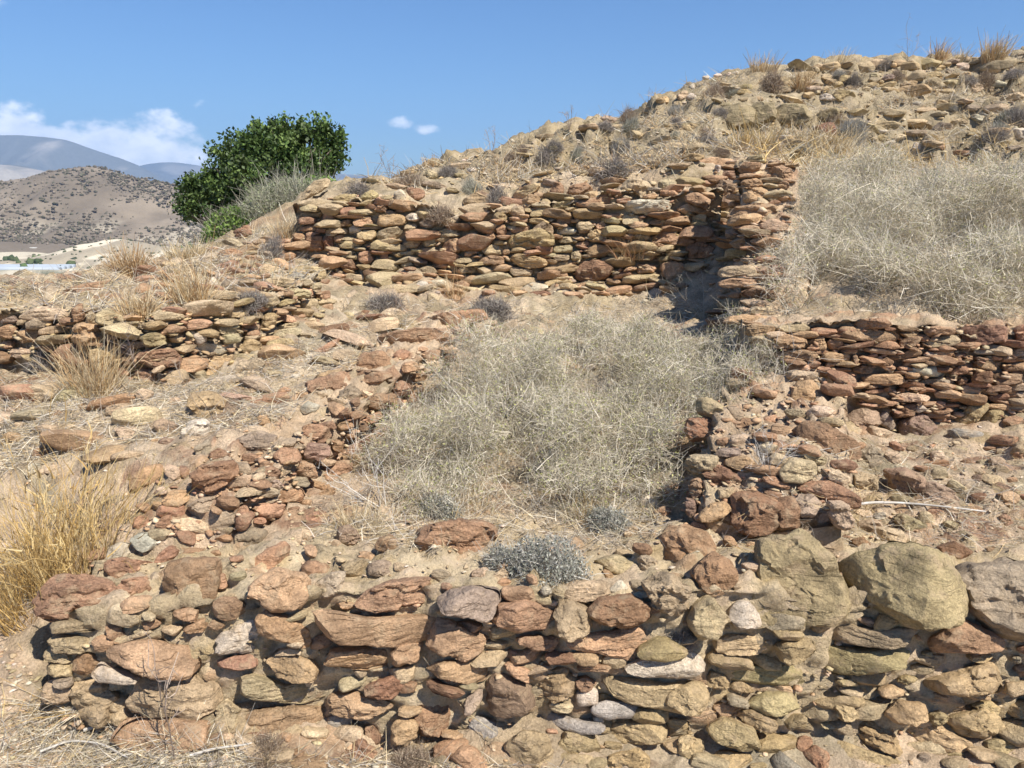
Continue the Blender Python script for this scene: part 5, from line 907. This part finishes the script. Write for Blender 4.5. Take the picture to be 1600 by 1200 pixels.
grass_clump(1560, 810, 80, 50, 160, STRAW, 'straw tuft near the right edge behind the front wall', .8, (0, 0), .002, 25)
def twig_plant(u, v, h, n, cols, label, seed, spread=.5, width=.004, name='dead_plant', side=5, lean=(0, 0), side_len=.45):
    r = np.random.default_rng(700 + seed); p, nn = cast_down(u, v)
    d = ray(u, v); s = (p[1] / d[1]) / FPX; hh = h * s
    st = p[None] + r.normal(0, .01, (n, 3)) - np.array([0, 0, .02]); dr = unit(r.normal(0, spread, (n, 3)) * np.array([1, .7, .3]) + np.array([lean[0], lean[1], 1]))
    P = curve(st, dr, hh * r.uniform(.6, 1.05, n), 8, r, .2, 0, .01); parts = []
    parts.append(strands(P, np.full(n, width), mixcol(cols, n, r), r, tip=.4)); parts.append(strands(P, np.full(n, width), mixcol(cols, n, r), r, tip=.4))
    m = n * side; k = r.integers(0, n, m); j = r.integers(2, 8, m); s0 = P[k, j]; dd = unit(unit(P[k, np.minimum(j, 7)] - P[k, j - 1]) + r.normal(0, .6, (m, 3)))
    Q = curve(s0, dd, hh * side_len * r.uniform(.3, 1, m), 5, r, .4, 0, .02); parts.append(strands(Q, np.full(m, width * .55), mixcol(cols, m, r), r, tip=.4))
    m2 = m * 3; k = r.integers(0, m, m2); j = r.integers(2, 5, m2); Q2 = curve(Q[k, j], unit(r.normal(0, 1, (m2, 3)) + np.array([0, 0, .4])), hh * side_len * .3 * r.uniform(.3, 1, m2), 3, r, .4); parts.append(strands(Q2, np.full(m2, width * .4), mixcol(cols, m2, r), r))
    V, F, C = merge(parts); o = link(name, make_mesh(name, V - p, F, smooth=False, col=C), M_VEG, None, p); tag(o, label, 'dead plant', 'dead upright plants'); return o
twig_plant(272, 1185, 235, 1, [(.33, .26, .21), (.38, .31, .25)], 'single dead grey stem standing before the front wall', 1, .03, .007, side=9)
WHT = [(.58, .54, .47), (.50, .46, .40), (.64, .60, .54)]
twig_plant(600, 790, 110, 9, WHT, 'bleached white twigs at the left edge of the central bush', 2, .5, .004, lean=(-.5, 0), side=6)
twig_plant(1200, 740, 90, 9, WHT, 'bleached white thorny twigs on the rubble right of the bush', 3, .9, .003, side=7)
twig_plant(330, 660, 110, 3, [(.30, .25, .20), (.36, .30, .24)], 'thin dark twigs rising before the middle left wall', 4, .35, .004, side=6)
twig_plant(210, 570, 90, 3, [(.33, .27, .24), (.40, .34, .30)], 'thin grey twigs by the upright dark red block', 5, .2, .004, side=7)
twig_plant(1100, 500, 100, 6, [(.45, .41, .34), (.38, .34, .27)], 'thin pale twigs in the dark corner by the pier', 6, .4, .0035, side=7)
twig_plant(1210, 600, 100, 5, [(.50, .45, .38), (.40, .36, .30)], 'thin pale twigs at the left end of the terrace wall', 7, .6, .003, side=7)
for i, (u, v, h, lab) in enumerate([(612, 280, 46, 'thin dark weed on the skyline left of centre'), (890, 205, 40, 'thin weed on the skyline above the dark cobble'), (1010, 168, 36, 'thin weed on the skyline below the white stones'), (1420, 95, 46, 'feathery reddish weed on the crest at upper right'), (770, 232, 34, 'tiny weed on the skyline near the upright white stone')]):
    twig_plant(u, v, h, 3, [(.33, .25, .20), (.42, .33, .26)], lab, 20 + i, .3, .007, side=8)
def fallen_stalk(pix, label, width, cols, seed, lift=.03):
    r = np.random.default_rng(seed); P = []
    for u, v in pix:
        h, n = cast_down(u, v); P.append(h + np.array([0, 0, lift]))
    P = np.array(P); t = np.linspace(0, 1, 24); tt = np.linspace(0, 1, len(P)); C = np.stack([np.interp(t, tt, P[:, k]) for k in range(3)], -1)
    ks = np.ones(5) / 5; C = np.stack([np.convolve(np.pad(C[:, k], 2, mode='edge'), ks, 'valid') for k in range(3)], -1)
    a = np.linspace(0, 6.283, 7)[:-1]; T = unit(np.gradient(C, axis=0)); S = unit(np.cross(T, np.array([0, 0, 1.]))); U = np.cross(S, T)
    w = np.linspace(1, .45, 24)[:, None, None] * width * .5
    V = (C[:, None] + (S[:, None] * np.cos(a)[None, :, None] + U[:, None] * np.sin(a)[None, :, None]) * w).reshape(-1, 3)
    c = np.repeat(mixcol(cols, 24, r, .1), 6, 0); base = C[0]
    o = link('fallen_stalk', make_mesh('fallen_stalk', V - base, grid_faces(24, 6, wrap=True), col=c), M_VEG, None, base); tag(o, label, 'stalk', 'fallen dry stalks')
fallen_stalk([(1333, 800), (1370, 796), (1420, 798), (1480, 804), (1545, 812)], 'long bleached stalk lying across the rubble at right', .012, WHT, 1)
fallen_stalk([(130, 1150), (165, 1140), (200, 1130), (240, 1165)], 'curled bleached stalk at the lower left corner', .011, WHT, 2, .02)
fallen_stalk([(60, 1185), (110, 1165), (160, 1170), (205, 1195)], 'pale straw stalk on the ground at lower left', .009, WHT, 3, .02)
fallen_stalk([(295, 1190), (340, 1178), (390, 1172), (430, 1160)], 'pale stalk lying at the foot of the front wall', .009, WHT, 4, .02)
fallen_stalk([(660, 1050), (690, 1090), (730, 1140), (780, 1175)], 'long thin straw leaning on the middle of the front wall', .005, STRAW, 5, .06)
fallen_stalk([(1103, 1168), (1130, 1172), (1160, 1168), (1185, 1155)], 'flat yellow straw blade at the lower right of the front wall', .008, STRAW, 6, .05)

# ---- dry litter and low grass covering the ground
def ground_cover():
    r = np.random.default_rng(31); parts = []
    def scatter(n, region, lmin, lmax, width, cols, up, K=3):
        P, N_ = cast_region(n, region, r); k = N_[:, 2] > .55; P = P[k]; m = len(P)
        dens = fbm(P * 1.8 + 5, 3, 71); k = dens > r.uniform(-.9, .5, m); P = P[k]; m = len(P)
        d = unit(r.normal(0, 1, (m, 3)) * np.array([1, 1, .25]) + np.array([0, 0, up])); ln = r.uniform(lmin, lmax, m)
        parts.append(strands(curve(P + np.array([0, 0, .004]), d, ln, K, r, .6, .15), r.uniform(.6, 1.3, m) * width, mixcol(cols, m, r, .15), r))
    LIT = STRAW + PALE + [(.48, .44, .38), (.38, .33, .27), (.33, .29, .25), (.42, .38, .33), (.28, .24, .2)]
    scatter(5000, [(0, 1000), (120, 1110), (420, 1180), (900, 1200), (0, 1200)], .03, .12, .0022, LIT, .15)
    scatter(3500, [(0, 860), (70, 860), (60, 1000), (110, 1120), (0, 1150)], .05, .16, .0024, LIT + GOLD, .5)
    scatter(10000, [(0, 580), (300, 600), (420, 560), (520, 500), (640, 470), (640, 520), (560, 570), (430, 660), (250, 690), (0, 740)], .03, .11, .003, LIT, .25)
    scatter(4500, [(480, 840), (560, 760), (1040, 760), (1030, 850), (960, 860), (640, 860)], .03, .12, .0022, LIT, .35)
    scatter(2500, [(1250, 690), (1600, 690), (1600, 860), (1100, 860)], .03, .10, .0022, LIT, .25)
    scatter(5000, [(0, 430), (200, 405), (330, 380), (470, 340), (500, 400), (520, 440), (300, 480), (0, 500)], .05, .16, .0045, LIT, .5)
    scatter(30000, [(540, 285), (700, 250), (900, 195), (1100, 120), (1300, 95), (1600, 85), (1600, 245), (1270, 250), (1120, 245), (950, 280), (700, 310)], .05, .20, .0065, LIT + BROWN + [(.30, .25, .19), (.26, .21, .16)], .7)
    scatter(4500, [(1130, 240), (1280, 215), (1600, 215), (1600, 265), (1270, 270)], .1, .3, .006, STRAW + GOLD, .8)
    scatter(2500, [(520, 470), (1080, 465), (1080, 520), (700, 500), (560, 520)], .04, .13, .004, LIT, .3)
    V, F, C = merge(parts); o = link('dry_grass', make_mesh('dry_grass', V, F, smooth=False, col=C), M_VEG); tag(o, 'dry straw and low withered grass littering the ground', 'grass', None, 'stuff')
ground_cover()

# ------------------------------------------------------------------ carob tree and green shrub
def build_tree():
    r = np.random.default_rng(61); Y = 10.5; base = np.array([at(415, 360, Y)[0], Y, 0.0]); base[2] = gz(base[0], base[1])
    root = tag(empty('carob_tree', base), 'dark green round carob tree on the skyline at left', 'tree')
    def px(u, v, dy, rw, rh): c = at(u, v, Y + dy); s = Y / FPX; return (c[0], c[1], c[2], rw * s, rw * s * .9, rh * s)
    L = [px(318, 318, 0, 36, 34), px(350, 280, .1, 40, 46), px(392, 245, .1, 40, 42), px(438, 240, 0, 40, 42), px(487, 240, .1, 38, 42), px(430, 280, -.2, 72, 44), px(372, 322, -.1, 54, 36), px(515, 246, .1, 22, 26), px(400, 214, .2, 11, 22), px(422, 202, .1, 9, 20), px(446, 198, .1, 9, 22), px(474, 194, .1, 10, 22), px(500, 204, .1, 9, 20), px(525, 222, .1, 9, 18), px(362, 240, .1, 10, 22), px(336, 268, .1, 9, 22), px(300, 300, .1, 9, 20), px(290, 330, .1, 12, 16), px(450, 320, .2, 60, 36)]
    LA = np.array(L); nc = 330
    vol = (LA[:, 3] * LA[:, 5]) ** .8; k = r.choice(len(L), nc, p=vol / vol.sum()); d = unit(r.normal(0, 1, (nc, 3))); q = r.uniform(.4, 1.02, nc)
    Cn = LA[k, :3] + d * q[:, None] * LA[k, 3:6]; parts = []
    m = nc * 90; kk = np.repeat(np.arange(nc), 90); out = unit(Cn - base - np.array([0, 0, .7]))
    cr = r.uniform(.06, .15, nc); P = Cn[kk] + unit(r.normal(0, 1, (m, 3))) * (r.uniform(0, 1, m) ** .4 * 1.25 * cr[kk])[:, None] * np.array([1, 1, .8]) + out[kk] * r.uniform(-.08, .05, m)[:, None]
    cl = mixcol([(.060, .100, .024), (.085, .135, .033), (.042, .070, .018), (.115, .165, .045)], nc, r, .2)[kk] * r.uniform(.6, 1.5, (m, 1))
    V, F, C = leaves(P, r.uniform(.04, .07, m), cl, r, asp=.62, updir=.5)
    o = link('crown', make_mesh('crown', V - base, F, smooth=False, col=C), M_LEAF, root)
    tr = []
    def limb(a, b, r0, r1, k=8):
        t = np.linspace(0, 1, 9); Cc = a[None] + (b - a)[None] * t[:, None] + np.sin(t * 3.14)[:, None] * r.normal(0, .05, 3)[None]
        T = unit(np.gradient(Cc, axis=0)); S = unit(np.cross(T, np.array([.3, .9, .1]))); U = np.cross(S, T); an = np.linspace(0, 6.283, k + 1)[:-1]
        w = np.linspace(r0, r1, 9)[:, None, None]; V = (Cc[:, None] + (S[:, None] * np.cos(an)[None, :, None] + U[:, None] * np.sin(an)[None, :, None]) * w).reshape(-1, 3)
        tr.append((V, grid_faces(9, k, wrap=True), np.tile(np.array([[.17, .14, .11]]), (len(V), 1)))); return Cc
    b0 = base - np.array([0, 0, .2])
    for i, l in enumerate(LA):
        f = base + np.array([0, 0, .35]) + r.normal(0, .05, 3)
        if i == 0: limb(b0, f, .11, .08)
        c = limb(f, l[:3], .06, .02)
        for j in range(5): limb(c[5], l[:3] + unit(r.normal(0, 1, 3)) * l[3:6] * .8, .02, .006, 5)
    V, F, C = merge(tr); link('trunk', make_mesh('trunk', V - base, F, col=C), M_BARK, root)
build_tree()
gs = [lobe(375, 372, 9.0, 110, 55, .3), lobe(440, 345, 9.2, 120, 60, .35), lobe(500, 312, 9.3, 80, 40, .3), lobe(345, 375, 9.1, 60, 40, .2)]
twig_bush('green_shrub', 'light green leafy shrub with grey twigs below the carob tree', gs, 2600, 12000, [(.42, .39, .31), (.34, .31, .24)], [(.16, .25, .05), (.22, .31, .075), (.11, .18, .04)], vr, tw=(.12, .3), width=.006, up=.8, nstem=60, leaf=.045, cat='shrub')
gs2 = [lobe(455, 318, 9.0, 120, 44, .25), lobe(410, 335, 8.9, 70, 36, .2)]
twig_bush('pale_shrub', 'pale grey green twiggy shrub before the green one by the tree', gs2, 1800, 2000, [(.44, .42, .33), (.38, .36, .26)], [(.26, .29, .16), (.32, .33, .22)], vr, tw=(.15, .32), width=.005, up=1.1, nstem=50, leaf=.03, cat='shrub')

# ------------------------------------------------------------------ far country
def build_far_hill():
    r = np.random.default_rng(88)
    xs = np.linspace(-1150, 120, 170); ys = np.linspace(700, 1350, 90); X, Yg = np.meshgrid(xs, ys)
    def G(x0, y0, sx, sy, h): return h * np.exp(-((X - x0) / sx) ** 2 - ((Yg - y0) / sy) ** 2)
    Z = G(-560, 1020, 120, 190, 66) + G(-700, 1000, 130, 170, 40) + G(-430, 1000, 120, 170, 34) + G(-880, 1050, 150, 180, 50) + G(-270, 1080, 140, 150, 30) + G(-100, 1150, 150, 130, 22)
    P = np.stack([X, Yg, Z * 0], -1).reshape(-1, 3); Zr = Z.reshape(-1)
    gul = ridged(P / 95 * np.array([1.5, .7, 1]), 4, 3) - 1.1
    Zr = Zr + np.clip(Zr / 40, 0, 1) * gul * 7 + 1.5 * fbm(P / 30, 3, 6) - 4
    V = np.stack([P[:, 0], P[:, 1], VALLEY + Zr], -1)
    f = fbm(P / 50, 4, 20)[:, None]; C = np.array([.16, .13, .095]) + (np.array([.23, .187, .137]) - np.array([.16, .13, .095])) * sstep(-.4, .6, f)
    low = sstep(34, 12, Zr)[:, None] * sstep(.1, .45, fbm(P / 28, 3, 31)[:, None]); C = C + (np.array([.42, .37, .28]) - C) * low * .7
    o = link('hill', make_mesh('hill', V, grid_faces(len(ys), len(xs)), col=C), M_FAR); tag(o, 'bare brown hill dotted with scrub beyond the valley', None, None, 'structure')
    # scrub dots
    n = 52000; gx = r.uniform(-1050, 60, n); gy = r.uniform(760, 1120, n)
    ix = np.clip(((gx - xs[0]) / (xs[1] - xs[0])).astype(int), 0, len(xs) - 1); iy = np.clip(((gy - ys[0]) / (ys[1] - ys[0])).astype(int), 0, len(ys) - 1)
    gzv = V[:, 2].reshape(len(ys), len(xs))[iy, ix]; dn = fbm(np.stack([gx, gy, gx * 0], -1) / 60, 3, 55); k = (dn > r.uniform(-1.05, .5, n)) & (gzv > VALLEY + 2); gx, gy, gzv = gx[k], gy[k], gzv[k]; n = len(gx)
    sz = np.exp(r.uniform(np.log(.6), np.log(2.6), n)); cc = mixcol([(.12, .10, .07), (.085, .08, .05), (.17, .14, .105)], n, r, .2)
    Vv = OV[None] * r.uniform(.7, 1.4, (n, 6, 1)) * sz[:, None, None] * np.array([1, 1, .8]) + np.stack([gx, gy, gzv + sz * .3], -1)[:, None]
    F = (OF[None] + (np.arange(n) * 6)[:, None, None]).reshape(-1, 3)
    s = link('scrub', make_mesh('scrub', Vv.reshape(-1, 3), F, smooth=False, col=np.repeat(cc, 6, 0)), M_FAR); tag(s, 'dark scrub dotting the far hill', 'scrub', None, 'stuff')
    # knoll in the valley with a pale quarry cut
    xs2 = np.linspace(-520, -250, 90); ys2 = np.linspace(560, 800, 70); X, Yg = np.meshgrid(xs2, ys2); P = np.stack([X, Yg, X * 0], -1).reshape(-1, 3)
    Z = (16 * np.exp(-((X + 365) / 50) ** 2 - ((Yg - 680) / 60) ** 2) + 9 * np.exp(-((X + 300) / 40) ** 2 - ((Yg - 650) / 60) ** 2)).reshape(-1) + 1.2 * fbm(P / 20, 3, 2) * 1.2 - 1.5
    C = np.array([.33, .28, .2]) + (np.array([.58, .51, .38]) - np.array([.33, .28, .2])) * sstep(.0, .4, fbm(P / 26, 3, 8)[:, None]); V = np.stack([P[:, 0], P[:, 1], VALLEY + Z], -1)
    o = link('knoll', make_mesh('knoll', V, grid_faces(len(ys2), len(xs2)), col=C), M_FAR); tag(o, 'low bare knoll in the valley before the far hill', None, None, 'structure')
    n = 420; j = r.integers(0, len(V), n); sz = np.exp(r.uniform(np.log(.6), np.log(2.0), n)); Vv = IV[None] * r.uniform(.6, 1.25, (n, 12, 1)) * sz[:, None, None] + V[j][:, None]
    s = link('scrub', make_mesh('scrub', Vv.reshape(-1, 3), (IF[None] + (np.arange(n) * 12)[:, None, None]).reshape(-1, 3), smooth=False, col=np.repeat(mixcol([(.10, .10, .06), (.08, .085, .045)], n, r, .2), 12, 0)), M_FAR); tag(s, 'dark scrub dotting the low knoll in the valley', 'scrub', None, 'stuff')
    # valley trees, a loose green mass
    n = 420; gx = r.uniform(-640, -300, n); gy = r.uniform(540, 860, n); dn = fbm(np.stack([gx, gy, gx * 0], -1) / 45, 2, 66); k = dn > .02; gx, gy = gx[k], gy[k]; n = len(gx); sz = r.uniform(1.5, 4, n)
    Vv = IV[None] * r.uniform(.6, 1.25, (n, 12, 1)) * sz[:, None, None] + np.stack([gx, gy, VALLEY + sz * .7], -1)[:, None]
    s = link('valley_trees', make_mesh('valley_trees', Vv.reshape(-1, 3), (IF[None] + (np.arange(n) * 12)[:, None, None]).reshape(-1, 3), smooth=False, col=np.repeat(mixcol([(.06, .085, .03), (.08, .10, .04), (.05, .065, .03)], n, r, .2), 12, 0)), M_FAR); tag(s, 'far off olive groves and trees on the valley floor', 'trees', None, 'stuff')
build_far_hill()
def greenhouse(x0, x1, y, dep, bays, h, label, col):
    """row of joined plastic tunnel bays"""
    root = tag(empty('greenhouse', (x0, y, VALLEY)), label, 'greenhouse', 'greenhouses in the valley'); bw = dep / bays; a = np.linspace(0, math.pi, 9); ln = x1 - x0
    for i in range(bays):
        cy = bw * (i + .5); pr = np.stack([cy - np.cos(a) * bw * .5, h + np.sin(a) * bw * .2], -1); pr = np.concatenate([[[cy - bw * .5, -2]], pr, [[cy + bw * .5, -2]]])
        V = np.concatenate([np.stack([np.zeros(len(pr)), pr[:, 0], pr[:, 1]], -1), np.stack([np.full(len(pr), ln), pr[:, 0], pr[:, 1]], -1)]); n = len(pr); j = np.arange(n - 1)
        F = [np.stack([j, j + 1, j + 1 + n, j + n], -1), np.arange(n)[None, ::-1].copy(), (np.arange(n) + n)[None]]
        link('tunnel_bay', make_mesh('tunnel_bay', V, F, smooth=False, col=np.tile(np.array([col]), (len(V), 1))), M_SHEET, root)
greenhouse(-470, -340, 560, 26, 4, 1.6, 'nearer long greenhouse with pale blue white roof at the left edge', (.34, .38, .42))
greenhouse(-640, -470, 745, 20, 3, 2.6, 'farther long white greenhouse left of the knoll', (.45, .44, .40))
greenhouse(-520, -470, 800, 12, 2, 4.0, 'small pale flat building below the far hill', (.42, .39, .33))
def build_mountains():
    r = np.random.default_rng(99)
    def rangeof(name, label, prof, Y, dep, seed, col):
        prof = np.array(prof, float); pu = np.linspace(prof[0, 0], prof[-1, 0], 210); pv = np.interp(pu, prof[:, 0], prof[:, 1])
        pv = np.convolve(np.pad(pv, 6, mode='edge'), np.ones(13) / 13, 'valid')
        top = np.array([at(u, v, Y) for u, v in zip(pu, pv)]); q = np.linspace(-1, 1, 56)
        X = np.repeat(top[None, :, 0], 56, 0); Yy = Y + q[:, None] * dep + X * 0; Hh = np.maximum(top[:, 2] - VALLEY, 5)
        base = Hh[None] * (1 - np.abs(q[:, None]) ** 1.15)
        P = np.stack([X, Yy, X * 0], -1).reshape(-1, 3)
        er = (ridged(P / 1100 * np.array([1.4, .7, 1]), 5, seed) - 1.15).reshape(X.shape); Z = base + er * 150 * np.clip(np.abs(q[:, None]) * 2.5, .06, 1) * np.clip(base / 150, 0, 1)
        V = np.stack([X, Yy, VALLEY - 3 + Z], -1).reshape(-1, 3); f = (fbm(P / 260, 5, seed + 4) + .5 * er.reshape(-1))[:, None]
        C = np.array(col[0]) + (np.array(col[1]) - np.array(col[0])) * sstep(-.3, .4, f)
        o = link(name, make_mesh(name, V, grid_faces(56, 210), col=C), M_FAR); tag(o, label, None, None, 'structure')
    rangeof('mountain', 'high hazy blue mountain ridge under the cloud bank at left', [(-900, 250), (-400, 215), (-150, 225), (0, 206), (70, 209), (110, 218), (160, 236), (200, 246), (230, 262), (270, 290), (330, 330)], 6200, 1500, 3, [(.13, .135, .125), (.30, .28, .245)])
    rangeof('mountain', 'fainter far mountain ridge behind the carob tree', [(100, 300), (180, 270), (225, 256), (260, 251), (300, 253), (340, 262), (450, 270), (560, 271), (600, 277), (700, 285), (900, 290), (1300, 292)], 8000, 1200, 7, [(.12, .125, .12), (.20, .195, .18)])
    rangeof('foothill', 'pale lower foothill before the high mountain ridge', [(-900, 270), (-300, 262), (0, 256), (60, 262), (120, 275), (200, 285), (290, 290), (400, 297), (700, 300)], 4200, 800, 11, [(.14, .14, .12), (.31, .28, .235)])
build_mountains()
def build_haze():
    x0, x1, y0, y1, z0, z1 = -14000, 14000, -14000, 9600, -75, 800
    V = np.array([(x0, y0, z0), (x1, y0, z0), (x1, y1, z0), (x0, y1, z0), (x0, y0, z1), (x1, y0, z1), (x1, y1, z1), (x0, y1, z1)], float)
    F = np.array([(0, 3, 2, 1), (4, 5, 6, 7), (0, 1, 5, 4), (1, 2, 6, 5), (2, 3, 7, 6), (3, 0, 4, 7)])
    m = bpy.data.materials.new('haze_air'); m.use_nodes = True; N = m.node_tree.nodes; N.clear(); out = N.new('ShaderNodeOutputMaterial'); pv = N.new('ShaderNodeVolumePrincipled')
    pv.inputs['Color'].default_value = (.36, .60, 1.0, 1); pv.inputs['Density'].default_value = 1.0e-4; pv.inputs['Anisotropy'].default_value = 0.0
    m.node_tree.links.new(pv.outputs[0], out.inputs['Volume'])
    o = link('haze', make_mesh('haze', V, F, smooth=False), m); tag(o, 'thin blue air haze over the valley', None, None, 'stuff')
build_haze()
